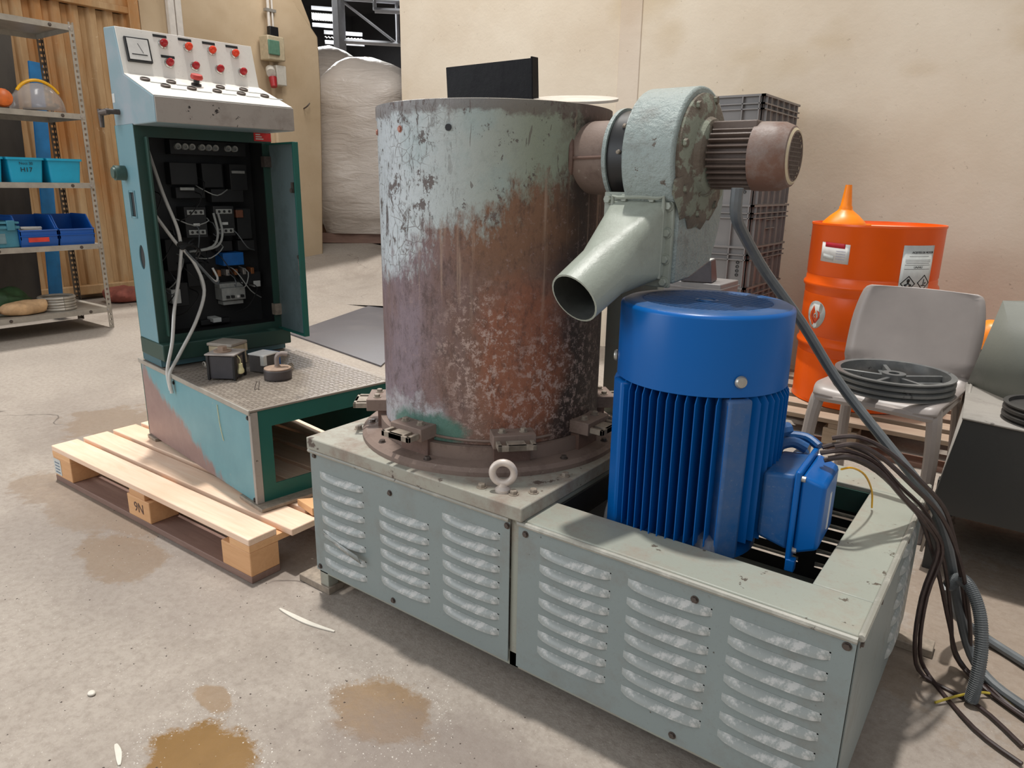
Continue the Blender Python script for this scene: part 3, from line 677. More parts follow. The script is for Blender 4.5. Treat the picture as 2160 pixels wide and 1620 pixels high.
# ------------------------------------------------------------------ control cabinet (local x: towards its step, y: across, z from the pallet deck)
from mathutils.geometry import tessellate_polygon
def plate_holes(outer, holes, th, m):
    """flat plate (a,b) with holes, thickness th along -normal; m maps (a,b,h) to the mesh"""
    g = G(); polys = [outer]+holes; flat = [p for q in polys for p in q]
    tris = tessellate_polygon([[Vector((a, b, 0)) for a, b in q] for q in polys])
    A = [g.b.verts.new(m(a, b, 0)) for a, b in flat]; B = [g.b.verts.new(m(a, b, th)) for a, b in flat]
    for t_ in tris:
        try: g.b.faces.new([A[i] for i in t_]); g.b.faces.new([B[i] for i in t_][::-1])
        except ValueError: pass
    k = 0
    for q in polys:
        for i in range(len(q)):
            a, b = k+i, k+(i+1) % len(q)
            g.b.faces.new([A[a], A[b], B[b], B[a]])
        k += len(q)
    return g
CN = Vector((-1.88, 1.21, .146)); CYAW = R(-8)
def cw(s, t, z=0.0):
    c, s_ = math.cos(CYAW), math.sin(CYAW); return (CN.x+s*c-t*s_, CN.y+s*s_+t*c, z)
cab = thing('control_cabinet', 'teal machine control cabinet with open front and sloping white console', 'control cabinet', CN, CYAW)
ZB = .146
def zz(z): return z-ZB
def mat_side():
    n = N('scuffed_teal_side'); sp = n.sep()
    e = n.math('SUBTRACT', n.math('ADD', n.math('MULTIPLY', sp[0], -.43), -.085), sp[2])
    e = n.math('ADD', e, n.math('MULTIPLY', n.math('SUBTRACT', n.noise(14, 7, .75, vec=n.map((1, 1, .4))), .5), .22))
    k = n.ramp(e, -.01, .03)
    base = n.mix(n.ramp(n.noise(4, 4), .35, .7), S(92, 142, 152), S(108, 158, 166))
    base = n.mix(n.math('MULTIPLY', n.ramp(n.noise(30, 6, .7), .64, .7), .5), base, S(150, 160, 156))
    n.col(n.mix(n.math('MULTIPLY', k, .9), base, n.mix(n.noise(20, 5, .7), S(128, 92, 88), S(160, 128, 118)))); n.rough(.45); n.bump(n.noise(40, 5, .7), .12, .003); return n.m
SIDE = mat_side()
G().bx(-.92, -.004, 0, .004, .012, zz(.462)).obj('side_panel', SIDE, cab, bevel=.0015)
G().bx(-.92, -.004, .526, .53, .012, zz(.462)).obj('side_panel', DGREEN, cab)
G().bx(-.925, -.921, 0, .53, .012, zz(.462)).obj('rear_panel', DGREEN, cab)
g = plate_holes([(0, .012), (.53, .012), (.53, zz(.468)), (0, zz(.468))], [[(.066, .066), (.47, .066), (.47, zz(.468)-.062), (.066, zz(.468)-.062)]], .004, lambda a, b, h: Vector((-h, a, b)))
g.obj('step_frame', DGREEN, cab, smooth=0)
G().bx(-.012, .003, -.003, .004, .012, zz(.462)).bx(-.003, .003, 0, .022, .012, zz(.462)).obj('edge_strip', GREYP, cab, bevel=.0015)
tp = G().bx(-.925, .006, -.006, .536, zz(.464), zz(.4715)).obj('tread_plate', TREAD, cab, bevel=.002)
g = G()
for i in range(46):
    for j in range(27):
        x = -.635+i*.0142+(j % 2)*.0071; y = .012+j*.0192
        if x > -.004: continue
        a = R(62 if (i+j) % 2 else -62)
        g.box((x, y, zz(.4718)), (.0155, .0022, .0016), a)
o = g.obj('tread_ribs', TREAD, tp, smooth=0); o['kind'] = 'stuff'
G().bx(-.925, .006, -.009, -.003, zz(.455), zz(.473)).obj('edge_trim', STEEL, cab, bevel=.002)
G().bx(-.11, .045, -.01, .20, 0, .012).obj('skid_bar', BOLTL, cab, bevel=.002)
G().bx(-.92, -.84, -.01, .15, 0, .012).obj('skid_bar', BOLTL, cab, bevel=.002)
for x, z in ((-.60, .29), (-.02, .295), (-.02, .02), (-.88, .31)):
    place('panel_screw', hexhead(.006, .004).mesh('panel_screw', BLACK), cab, loc=(x, 0, z), rot=(R(90), 0, 0))
G().tube([(-.235, -.002, .29), (-.225, -.003, .22), (-.21, -.002, .17)], .0012, 5).obj('scratch_wire', CREAMB, cab)
# column
def hole(cx, cz, rx, rz, n=20, sq=False):
    if sq: return [(cx-rx, cz-rz), (cx+rx, cz-rz), (cx+rx, cz+rz), (cx-rx, cz+rz)]
    return [(cx+rx*math.cos(2*PI*i/n), cz+rz*math.sin(2*PI*i/n)) for i in range(n)]
g = plate_holes([(-.88, zz(.475)), (-.70, zz(.475)), (-.70, zz(1.33)), (-.88, zz(1.33))], [hole(-.79, zz(1.06), .024, .042, sq=True), hole(-.765, zz(.875), .026, .044)], .004, lambda a, b, h: Vector((a, h, b)))
g.obj('column_side', TEAL, cab, smooth=0)
G().bx(-.809, -.771, -.003, 0, zz(1.012), zz(1.018)).bx(-.809, -.771, -.003, 0, zz(1.102), zz(1.108)).bx(-.820, -.814, -.003, 0, zz(1.012), zz(1.108)).bx(-.766, -.760, -.003, 0, zz(1.012), zz(1.108)).obj('window_frame', TEAL, cab)
G().bx(-.88, -.70, .496, .50, zz(.475), zz(1.33)).obj('column_side', DGREEN, cab)
G().bx(-.884, -.88, 0, .50, zz(.475), zz(1.33)).obj('column_rear', DGREEN, cab)
fr = plate_holes([(0, zz(.562)), (.50, zz(.562)), (.50, zz(1.33)), (0, zz(1.33))], [[(.034, zz(.592)), (.462, zz(.592)), (.462, zz(1.288)), (.034, zz(1.288))]], .006, lambda a, b, h: Vector((-.698-h, a, b)))
fr.obj('opening_frame', OPENG, cab, smooth=0)
g = G().bx(-.704, -.668, .028, .034, zz(.592), zz(1.288)).bx(-.72, -.704, .034, .040, zz(.592), zz(1.288)); g.obj('opening_lip', OPENG, cab)
G().bx(-.88, -.655, -.004, .505, zz(.503), zz(.566)).obj('plinth_bar', OPENG, cab, bevel=.004)
G().bx(-.88, -.70, 0, .50, zz(.475), zz(.503)).obj('plinth_base', TEAL, cab)
bp = G().bx(-.876, -.868, .006, .494, zz(.57), zz(1.32)).bx(-.868, -.706, .0045, .007, zz(.57), zz(1.32)).bx(-.868, -.706, .492, .496, zz(.57), zz(1.32)).bx(-.868, -.706, .006, .494, zz(.568), zz(.576)).obj('mounting_plate', DARK, cab, smooth=0)
XP = -.866
def comp(y, z, w, h, dp, mat, name, par=bp): return G().bx(XP, XP+dp, y-w/2, y+w/2, zz(z-h/2), zz(z+h/2)).obj(name, mat, par, bevel=.002)
ring = G().lathe([(.006, .004), (.006, .012), (.0115, .014), (.012, 0), (.0, 0)], 14).lathe([(.0, .006), (.006, .006)], 14).mesh('fuse_holder', GREYC)
G().bx(XP, XP+.05, .16, .45, zz(1.24), zz(1.29)).obj('fuse_rail', DARK, bp)
for y in (.185, .211, .237, .274, .300, .326, .376, .402): inst('fuse_holder', ring, bp, (XP+.05, y, zz(1.267)), (0, R(90), 0))
for (y, z) in ((.218, .992), (.329, .994)):
    c = comp(y, z, .082, .115, .075, DARK, 'contactor')
    for dz in (.037, -.037):
        s_ = G().bx(XP+.075, XP+.079, y-.032, y+.032, zz(z+dz)-.009, zz(z+dz)+.009)
        s_.obj('contactor_strip', GREYC, bp, bevel=.001)
        for k in (-1, 0, 1): G().cyl((XP+.0785, y+k*.02, zz(z+dz)), (XP+.0805, y+k*.02, zz(z+dz)), .0052, n=8).obj('contactor_screw', BLACK, bp)
    G().bx(XP+.075, XP+.0775, y-.012, y+.012, zz(z)-.014, zz(z)-.004).obj('contactor_tag', PAPERG, bp)
for (y, z, w, h) in ((.20, 1.17, .10, .08), (.31, 1.165, .08, .09), (.41, 1.16, .07, .10), (.22, 1.10, .11, .04), (.36, 1.09, .13, .05), (.42, .98, .06, .12), (.33, .895, .07, .04), (.42, .895, .07, .04), (.13, .87, .05, .12), (.14, .72, .06, .09), (.21, .79, .07, .09), (.43, .76, .09, .05)):
    comp(y, z, w, h, .045+.02*random.random(), DARK, 'relay_block')
for (y, z) in ((.205, 1.115), (.41, 1.18)):
    G().bx(XP+.06, XP+.066, y-.03, y+.022, zz(z)-.005, zz(z)+.005).obj('terminal_strip', GREYC, bp)
comp(.352, .845, .085, .05, .075, BLUEC, 'blue_transformer')['label'] = 'bright blue transformer block'
comp(.345, .705, .098, .050, .065, GREYC, 'circuit_breaker'); comp(.345, .738, .098, .018, .05, GREYC, 'terminal_strip'); comp(.347, .668, .085, .016, .05, GREYC, 'terminal_strip')
for k in range(4): G().bx(XP+.064, XP+.078, .312+.02*k, .322+.02*k, zz(.69), zz(.70)).obj('breaker_lever', BLACK if k != 2 else PAPER, bp)
comp(.12, .715, .035, .055, .06, PAPERG, 'terminal_block'); comp(.455, .735, .03, .025, .05, PAPERG, 'terminal_block')
for k in range(5): comp(.30+.035*k, .79, .014, .026, .05, ZINC if k % 2 else plain('copper_lug', S(150, 96, 60), .4, .4), 'terminal_lug')
comp(.40, 1.0+.02, .03, .03, .06, plain('brown_resistor', S(120, 74, 54), .5), 'resistor')
comp(.27, .585+.02, .034, .018, .06, PAPERG, 'terminal_block'); comp(.275, .565+.03, .12, .02, .03, DARK, 'cable_clamp')
# loose thin wires
for k in range(26):
    y0, z0 = random.uniform(.08, .44), random.uniform(.66, 1.2); y1, z1 = y0+random.uniform(-.12, .12), z0+random.uniform(-.16, .05)
    z1 = max(.60, z1); y1 = min(.47, max(.04, y1))
    G().tube([(XP+.03, y0, zz(z0)), (XP+.09, y0+.01, zz(z0-.02)), (XP+.10, (y0+y1)/2, zz((z0+z1)/2-.03)), (XP+.07, y1, zz(z1))], .0022, 5, 3).obj('thin_wire', random.choice([BLACK, BLACK, CABLEG, GREYC]), bp)
for dy in (0, .018):
    G().tube([(XP+.08, .285+dy, zz(1.025)), (XP+.10, .287+dy, zz(.95)), (XP+.10, .26+dy, zz(.90)), (XP+.10, .17+dy, zz(.885))], .0045, 6).obj('looped_wire', GREYC, bp)
# heavy pale cables hanging out of the front
K = (-.745, .135, zz(.905))
CW = [[(-.85, .02, zz(1.14)), (-.78, .05, zz(1.05)), (-.755, .115, zz(.93)), K], [(-.86, .09, zz(1.28)), (-.80, .11, zz(1.10)), (-.755, .13, zz(.98)), K],
      [K, (-.72, .105, zz(.80)), (-.665, .055, zz(.69)), (-.625, .02, zz(.58)), (-.615, -.012, zz(.48)), (-.60, -.014, zz(.41))],
      [K, (-.735, .175, zz(.84)), (-.70, .185, zz(.745)), (-.655, .125, zz(.64)), (-.625, .04, zz(.53)), (-.60, -.010, zz(.47)), (-.595, -.012, zz(.40))],
      [K, (-.74, .18, zz(.85)), (-.74, .24, zz(.775)), (-.75, .262, zz(.78)), (-.76, .25, zz(.82))], [K, (-.735, .17, zz(.86)), (-.735, .215, zz(.80)), (-.74, .25, zz(.76)), (-.75, .265, zz(.77))]]
for i, p in enumerate(CW): G().tube(p, .0064 if i < 4 else .0045, 8, 6).obj('hanging_cable', CABLEW if i != 5 else CABLEG, cab)
g = G()
for k in range(5): g.tube([(K[0]+.004, K[1]-.015, K[2]+.01), (K[0]+.014, K[1], K[2]-.005+.006*k), (K[0]+.012, K[1]+.03+.008*k, K[2]+.02-.008*k), (K[0], K[1]+.05, K[2]-.02*k+.03)], .0038, 5)
g.obj('cable_knot', BLACK, cab)
# console head
PR = [(-.875, zz(1.325)), (-.875, zz(1.650)), (-.775, zz(1.642)), (-.735, zz(1.49)), (-.494, zz(1.405)), (-.494, zz(1.325))]
G().prism(PR, 0, .487, axis='Y').obj('console_body', HEADT, cab, bevel=.004)
def slope(p, q, y0, y1, th=.003):
    (x0, z0), (x1, z1) = p, q; L = math.hypot(x1-x0, z1-z0); dx, dz = (x1-x0)/L, (z1-z0)/L; nx, nz = -dz, dx
    if nz < 0: nx, nz = -nx, -nz
    m = Matrix(((dx, 0, nx, x0), (0, 1, 0, 0), (dz, 0, nz, z0), (0, 0, 0, 1)))   # local: x down the slope, y across, z outwards
    return m, L
M1, L1 = slope(PR[2], PR[3], 0, 0); M2, L2 = slope(PR[3], PR[4], 0, 0)
def onm(m, c, s): return G().box(c, s, m=m)
up = onm(M1, (L1/2, .2435, .0015), (L1-.002, .481, .003)).obj('lamp_panel', WHITEP, cab, bevel=.0012)
lo = onm(M2, (L2/2, .2435, .0015), (L2-.002, .483, .003)).obj('button_panel', WHITEP, cab, bevel=.0012)
G().bx(-.494, -.489, .002, .487, zz(1.326), zz(1.404)).obj('front_lip', GREYP, cab, bevel=.002)
def lampm(mat):
    return G().lathe([(.0, .006), (.0125, .006), (.013, .012), (.011, .022), (.006, .027), (0, .028)], 16).mesh('lens', mat)
RINGM = G().lathe([(.0, 0), (.0165, 0), (.0165, .004), (.0135, .008), (.0135, .003), (0, .003)], 16).mesh('indicator_lamp', CHROME)
LRED, LOR = lampm(REDL), lampm(ORL)
def setm(o, m, c): o.matrix_local = m @ Matrix.Translation(c); return o
TAGM = G().box((0, 0, .001), (.0085, .046, .002)).mesh('label_plate', BLACK)
for r_i, (ys, xx) in enumerate((((.152, .238, .324, .411), .040), ((.160, .250, .340, .428), .105))):
    for k, y in enumerate(ys):
        a = setm(place('indicator_lamp', RINGM, up), M1, (xx, y, .003))
        b = place('lens', LRED if (r_i or k == 0) else LOR, a)
        if r_i == 0: setm(place('label_plate', TAGM, up), M1, (xx-.026, y-.006, .003))
setm(place('label_plate', TAGM, up), M1, (.083, .160, .003))
mt = setm(G().box((0, 0, .006), (.082, .080, .012)).obj('panel_meter', BLACK, up, bevel=.002), M1, (.075, .062, .003))
G().box((0, 0, .0125), (.070, .068, .002)).obj('meter_face', PAPER, mt)
G().box((.018, 0, .0138), (.003, .05, .0006)).box((-.004, .006, .0138), (.034, .0012, .0006), R(24)).obj('needle', INK, mt)
BTN = G().lathe([(0, 0), (.0155, 0), (.0155, .007), (.0125, .008), (.012, .005), (0, .005)], 16).mesh('push_button', BOLT)
TAGW = G().box((0, 0, .0006), (.009, .05, .0012)).mesh('button_label', GREYC)
for xx, ys in ((.075, (.043, .128, None, .300, .387)), (.138, (.085, .172, .26, .348, .438))):
    for y in ys:
        if y is None: continue
        setm(place('push_button', BTN, lo), M2, (xx, y, .003)); setm(place('button_label', TAGW, lo), M2, (xx+.02, y+.035, .003))
e = setm(G().lathe([(0, 0), (.017, 0), (.017, .006), (.010, .008), (.010, .022), (0, .022)], 16).obj('emergency_stop', BLACK, lo), M2, (.075, .214, .003))
G().lathe([(0, .022), (.019, .022), (.021, .028), (.018, .037), (0, .039)], 18).obj('stop_knob', plain('faded_red_knob', S(188, 56, 46), .45), e)
for z in (zz(1.365), zz(1.34)): pass
G().cyl((-.835, 0, zz(1.168)), (-.835, -.035, zz(1.168)), .026, n=18).cyl((-.835, -.03, zz(1.168)), (-.835, -.042, zz(1.168)), .021, .019, n=18).obj('cable_gland', plain('dark_green_gland', S(64, 88, 80), .5), cab)
G().cyl((-.815, 0, zz(1.372)), (-.815, -.045, zz(1.372)), .009, n=10).cyl((-.815, -.035, zz(1.372)), (-.85, -.05, zz(1.368)), .011, n=10).cyl((-.85, -.05, zz(1.38)), (-.85, -.05, zz(1.32)), .010, .007, n=10).obj('drain_tap', BOLT, cab)
G().bx(-.868, -.842, -.001, 0, zz(1.405), zz(1.435)).obj('sticker', PAPERG, cab)
# door, swung fully open
DH = Matrix.Translation((-.695, .490, 0)) @ Matrix.Rotation(R(-2), 4, 'Z')
dr = G().box((.112, 0, zz(.925)), (.222, .004, .725)).obj('door', DOORG, cab, smooth=0); dr.matrix_local = DH
G().box((.222, -.008, zz(.925)), (.008, .022, .725)).box((.112, -.008, zz(1.285)), (.222, .018, .006)).box((.112, -.008, zz(.565)), (.222, .018, .006)).obj('door_flange', DGREEN, dr, bevel=.001)
G().box((.195, -.010, zz(1.13)), (.016, .012, .03)).cyl((.195, -.004, zz(1.115)), (.195, -.022, zz(1.115)), .009, n=10).obj('lock', BOLT, dr)
G().cyl((.205, -.008, zz(.87)), (.205, -.016, zz(.87)), .007, n=8).cyl((.205, -.012, zz(.87)), (.206, -.012, zz(.80)), .003, n=6).obj('key', BOLT, dr)
G().cyl((0, .004, zz(.63)), (0, .004, zz(.69)), .006, n=8).bx(-.02, .01, -.03, .0, zz(.62), zz(.665)).obj('hinge', BOLTL, dr)
G().cyl((0, .004, zz(1.20)), (0, .004, zz(1.26)), .006, n=8).bx(-.02, .01, -.03, .0, zz(1.20), zz(1.24)).obj('hinge', BOLT, dr)
G().bx(-.699, -.6965, .43, .50, zz(1.295), zz(1.325)).obj('warning_sticker', plain('red_sticker', S(214, 30, 26), .4), cab)
for k in range(3): G().bx(-.6965, -.6960, .437, .468-.006*k, zz(1.301+.008*k), zz(1.305+.008*k)).obj('sticker_print', PAPER, cab)

# ------------------------------------------------------------------ loose parts on the tread plate
ZS = .4735
t = thing('junction_box', 'beige open terminal box on the step closest to the cabinet front', 'electrical box', cw(-.588, .205, ZS), R(22))
G().bx(-.05, .05, -.045, .045, 0, .078).obj('body', IVORY, t, bevel=.004); G().bx(-.054, .054, -.049, .049, .078, .090).obj('lid', plain('dusty_lid', S(168, 158, 146), .6), t, bevel=.003)
G().bx(.0505, .052, -.03, .03, .018, .055).obj('window', plain('grey_green_window', S(110, 138, 132), .4), t)
for y in (-.036, .036): G().bx(.049, .056, y-.007, y+.007, .05, .078).obj('clip', IVORY, t)
t = thing('solenoid_coil', 'dark square solenoid box with a hex nut on its lid and yellow tag', 'solenoid', cw(-.41, .118, ZS), R(33))
G().bx(-.047, .047, -.042, .042, .004, .086).obj('body', plain('dull_black_case', S(62, 60, 64), .5), t, bevel=.003)
for sx in (-1, 1):
    for sy in (-1, 1): G().bx(sx*.041, sx*.051, sy*.036, sy*.046, 0, .09).obj('corner_post', BLACK, t, bevel=.002)
G().bx(-.054, .054, -.049, .049, .088, .094).obj('lid', plain('grey_lid', S(160, 152, 146), .5), t, bevel=.002)
G().cyl((-.01, .0, .094), (-.01, .0, .098), .03, n=20).lathe([(.017, .098), (.017, .112), (0, .112)], 6, Matrix.Translation((-.01, 0, 0))).obj('hex_nut', BRASSY, t)
G().bx(.047, .0495, -.022, .022, .015, .078).obj('side_plate', plain('brown_plate', S(108, 98, 88), .6), t)
G().tube([(.048, -.015, .085), (.058, -.015, .070), (.056, -.012, .055)], .0022, 5).obj('tag_wire', CREAMB, t)
G().loft([[Vector((.056+.010*math.cos(a)*k_, -.012+.017*math.sin(a)*k_, .034+z_)) for a in [2*PI*i/12 for i in range(12)]] for k_, z_ in ((.5, -.016), (1, -.012), (1, -.002), (.7, .006), (.6, .02), (.3, .022))]).obj('connector_tag', CREAMB, t)
t = thing('pump_head', 'small dark box with a white and blue top behind the round weight', 'box', cw(-.42, .262, ZS), R(12))
G().bx(-.032, .04, -.04, .03, 0, .062).obj('body', plain('dull_grey_case', S(84, 80, 78), .55), t, bevel=.003); G().bx(-.032, .044, -.044, .035, .062, .068).obj('lid', PAPER, t, bevel=.002)
G().bx(-.033, .041, .03, .045, 0, .066).obj('blue_end', BLUEC, t, bevel=.002); G().bx(.030, .046, -.048, -.032, .03, .064).obj('corner_clip', PAPERG, t)
t = thing('round_weight', 'round dark weight with a bent pipe handle on the step', 'weight', cw(-.280, .243, ZS), 0)
G().lathe([(0, 0), (.046, 0), (.048, .004), (.048, .032), (.045, .036), (0, .036)], 28).obj('body', plain('weight_side', S(74, 68, 68), .5), t)
G().lathe([(.0465, .0355), (.046, .039), (.034, .041), (0, .0415)], 28).obj('top_face', BRASSY, t)
G().tube([(0, 0, .039), (0, 0, .075), (.008, .012, .088), (.02, .03, .085)], .0085, 10).obj('pipe_handle', plain('pipe_grey', S(150, 138, 132), .45, .2), t)
G().cyl((0, 0, .039), (0, 0, .046), .014, .010, n=12).obj('collar', BRASSY, t)
t = thing('coil_spring', 'stubby grey coil spring standing behind the solenoid box', 'spring', cw(-.585, .118, ZS), R(20))
G().tube([(.012*math.cos(a), -.02+.0062*i*.7, .014+.012*math.sin(a)) for i, a in enumerate([i*2*PI/8 for i in range(26)])], .0028, 5, 2).obj('spring_wire', STEEL, t)
t = thing('wing_bolt', 'grey threaded bolt with nuts lying by the weight handle', 'bolt', cw(-.36, .335, ZS), R(-40))
G().cyl((-.045, 0, .009), (.03, 0, .009), .0055, n=8).obj('shank', BOLT, t)
for x in (-.03, -.005, .02): G().cyl((x, 0, .009), (x+.009, 0, .009), .011, n=6).obj('nut', BOLTL, t)
t = thing('cable_clip', 'tiny bent wire clip on the tread plate front edge', 'clip', cw(-.20, .125, ZS), R(40))
G().tube([(-.006, -.012, .0015), (-.006, 0, .012), (-.004, .012, .022)], .0016, 5).obj('wire_leg', BOLT, t); G().tube([(.006, -.012, .0015), (.006, 0, .012), (.004, .012, .022)], .0016, 5).obj('wire_leg', BOLT, t)

# ------------------------------------------------------------------ the mixer: louvred base, drum, blower and drive motor bolted together
OX, OY = -.84, 1.55
mx = thing('industrial_mixer', 'old rust-streaked drum mixer on a mint green louvred base with a bright blue motor', 'machine', (OX, OY, 0))
OFF = (-OX, -OY, 0)
X0, XM, X1, Y0, Y1, ZT = -1.54, -.84, -.14, 1.165, 1.95, .446
g = G()
for x in (X0, X1-.04): 
    for y in (Y0+.006, Y1-.04): g.bx(x+.002, x+.038, y, y+.036, .0, ZT-.006)
for y in (Y0+.006, Y1-.03): g.bx(XM-.014, XM+.014, y, y+.024, .06, ZT-.006)
for y in (Y0+.006, Y1-.03): g.bx(X0+.002, X1-.002, y, y+.024, .06, .10)
for x in (X0+.002, X1-.03): g.bx(x, x+.028, Y0+.006, Y1-.006, .06, .10)
g.bx(X0+.04, X1-.04, Y0+.3, Y0+.36, .07, .10)
g.obj('base_frame', MINT, mx, bevel=.002, loc=OFF)
G().bx(XM+.02, X1-.02, Y0+.02, Y1-.16, .062, .066).obj('shade_pan', SHADE_SHEET, mx, loc=OFF)  # added pan, keeps floor bounce out so the base interior stays dark
G().bx(X1-.012, X1-.008, Y0+.02, Y1-.02, .08, ZT-.02).obj('shade_liner', SHADE_SHEET, mx, loc=OFF)  # added lining in the painted shade colour
G().bx(XM+.03, XM+.036, Y0+.03, Y1-.03, .08, ZT-.01).obj('partition', DARK, mx, loc=OFF)
def beam(x0, x1, y0, y1, nm='top_beam'): return G().bx(x0, x1, y0, y1, ZT-.014, ZT).obj(nm, MINT, mx, bevel=.003, loc=OFF)
beam(XM, X1, Y0, Y0+.122); beam(X1-.105, X1, Y0+.122, Y1-.12); beam(XM, X1, Y1-.12, Y1)
G().bx(XM, X1-.1, Y1-.125, Y1-.119, ZT-.07, ZT-.012).obj('inner_web', OPENG, mx, loc=OFF)
for a, b in (((XM+.012, Y0-.004, ZT-.008), (X1, Y0-.004, ZT-.008)), ((X0, Y0-.004, ZT-.008), (XM-.012, Y0-.004, ZT-.008)), ((X1+.004, Y0, ZT-.004), (X1+.004, Y1, ZT-.004))):
    G().cyl(a, b, .0065, n=8).obj('edge_bead', EDGE, mx, loc=OFF)
for x in (XM+.05, XM+.28): G().bx(x, x+.05, Y0+.1, Y1-.1, .355, .384).obj('motor_rail', DARK, mx, loc=OFF)
for x, y in ((X0, Y0), (X0, Y1-.04), (X1-.05, Y0), (X1-.05, Y1-.04)):
    G().bx(x-.09 if x < -1 else x+.0, x+.045 if x < -1 else x+.13, y-.0, y+.055, 0, .022).obj('foot', BOLTL, mx, bevel=.002, loc=OFF)
bp_ = G().prism([(-1.535, 1.150), (-.812, 1.150), (-.806, 1.94), (-1.54, 1.94)], .446, .480, axis='Z').obj('base_plate', PLATE, mx, bevel=.003, loc=OFF)
G().bx(-.87, -.815, 1.20, 1.92, .40, .446).obj('plate_stiffener', MINT, mx, loc=OFF)
HB, HBL = hexhead(.009, .010).mesh('plate_bolt', BOLTL), hexhead(.0075, .008).mesh('flange_bolt', BOLT)
for x, y in ((-1.50, 1.40), (-1.49, 1.345), (-1.475, 1.285), (-1.47, 1.60), (-1.45, 1.75), (-.95, 1.185), (-.87, 1.20), (-.84, 1.235), (-.835, 1.36), (-1.30, 1.90), (-1.0, 1.90)): inst('plate_bolt', HB, bp_, (x, y, .480))
DX, DY = -1.19, 1.53
# louvred sheets
def louvre_mesh(L, h, D, name):
    g = G(); nx, nz = 14, 5; rows = []
    for j in range(nz+1):
        b = j/nz; row = []
        for i in range(nx+1):
            a = i/nx; e = max(0.0, 1-abs(2*a-1)**3.2); e = e**.7
            dep = D*e*math.sin(b*PI/2)**.8; zdrop = h*b*(.9+.1*e)
            row.append(g.b.verts.new((L*(a-.5), -dep, h/2-zdrop)))
        rows.append(row)
    for j in range(nz):
        for i in range(nx): g.b.faces.new([rows[j][i], rows[j][i+1], rows[j+1][i+1], rows[j+1][i]])
    return g.mesh(name, LOUV, 60)
def panel(name, W, z0, z1, cols, m, mat=PANEL, lm=None):
    """cols: (x centre, slot length, [row z]); m: local (x along the sheet, -y out) to the base"""
    g = G(); th = .002; xs = sorted(cols); x = 0
    for (cx, L, zs) in xs:
        g.box(((x+cx-L/2)/2, 0, (z0+z1)/2), (cx-L/2-x, th, z1-z0), m=m); a = z0
        for z in sorted(zs):
            g.box((cx, 0, (a+z-.009)/2), (L, th, z-.009-a), m=m); a = z+.009
        g.box((cx, 0, (a+z1)/2), (L, th, z1-a), m=m); x = cx+L/2
    g.box(((x+W)/2, 0, (z0+z1)/2), (W-x, th, z1-z0), m=m)
    p = g.obj(name, mat, mx, loc=OFF, smooth=0)
    for (cx, L, zs) in xs:
        for z in zs:
            o = place('louvre', lm, p); o.matrix_local = m @ Matrix.Translation((cx, -.001, z))
    return p
rows = lambda a, b, n: [a+(b-a)*i/(n-1) for i in range(n)]
LM1 = louvre_mesh(.174, .0175, .0125, 'louvre')
LM2 = louvre_mesh(.174, .0165, .009, 'louvre')
def mm(x, y, rz): return Matrix.Translation((x, y, 0)) @ Matrix.Rotation(R(rz), 4, 'Z')
C1 = [(.124, .164, rows(.113, .375, 7)), (.355, .164, rows(.138, .340, 6)), (.573, .164, rows(.138, .385, 7))]
C2 = [(.145, .168, rows(.142, .388, 7)), (.357, .168, rows(.142, .390, 7)), (.565, .168, rows(.142, .390, 7))]
P1 = panel('louvred_panel', .687, .072, .435, C1, mm(X0, Y0, 0), PANEL, LM1)
P2 = panel('louvred_panel', .688, .072, .435, C2, mm(XM+.011, Y0, 0), PANEL, LM1)
P3 = panel('louvred_panel', .765, .072, .435, [(.55, .168, rows(.13, .385, 7))], mm(X1, Y0+.01, 90), PANEL, LM2)
P4 = panel('louvred_panel', .692, .072, .435, C2, mm(X1-.004, Y1, 180), SHADE_SHEET, LM1)
P5 = panel('louvred_panel', .692, .072, .435, C1, mm(XM-.004, Y1, 180), SHADE_SHEET, LM1)
P6 = panel('louvred_panel', .765, .072, .435, [(.25, .168, rows(.13, .385, 7)), (.5, .168, rows(.13, .385, 7))], mm(X0, Y1-.01, -90), PANEL, LM1)
SCR = hexhead(.006, .005).mesh('panel_screw', BOLT)
for p, sp_ in ((P1, ((X0+.018, .425), (X0+.015, .085), (XM-.02, .42), (X0+.31, .395), (X0+.31, .088))), (P2, ((XM+.03, .415), (XM+.42, .405), (X1-.015, .42), (XM+.4, .088)))):
    for x, z in sp_: inst('panel_screw', SCR, p, (x, Y0-.001, z), (R(90), 0, 0))
for y, z in ((Y0+.03, .415), (Y0+.2, .41), (Y0+.5, .41)): inst('panel_screw', SCR, P3, (X1+.001, y, z), (0, R(90), 0))
# torn louvre hanging below the fifth slot of the first sheet
G().faces([(X0+.04, Y0-.004, .205), (X0+.12, Y0-.014, .196), (X0+.20, Y0-.022, .190), (X0+.21, Y0-.018, .168), (X0+.13, Y0-.012, .176), (X0+.045, Y0-.004, .194)], [(0, 1, 4, 5), (1, 2, 3, 4)]).obj('bent_louvre', LOUV, P1, solid=.002)
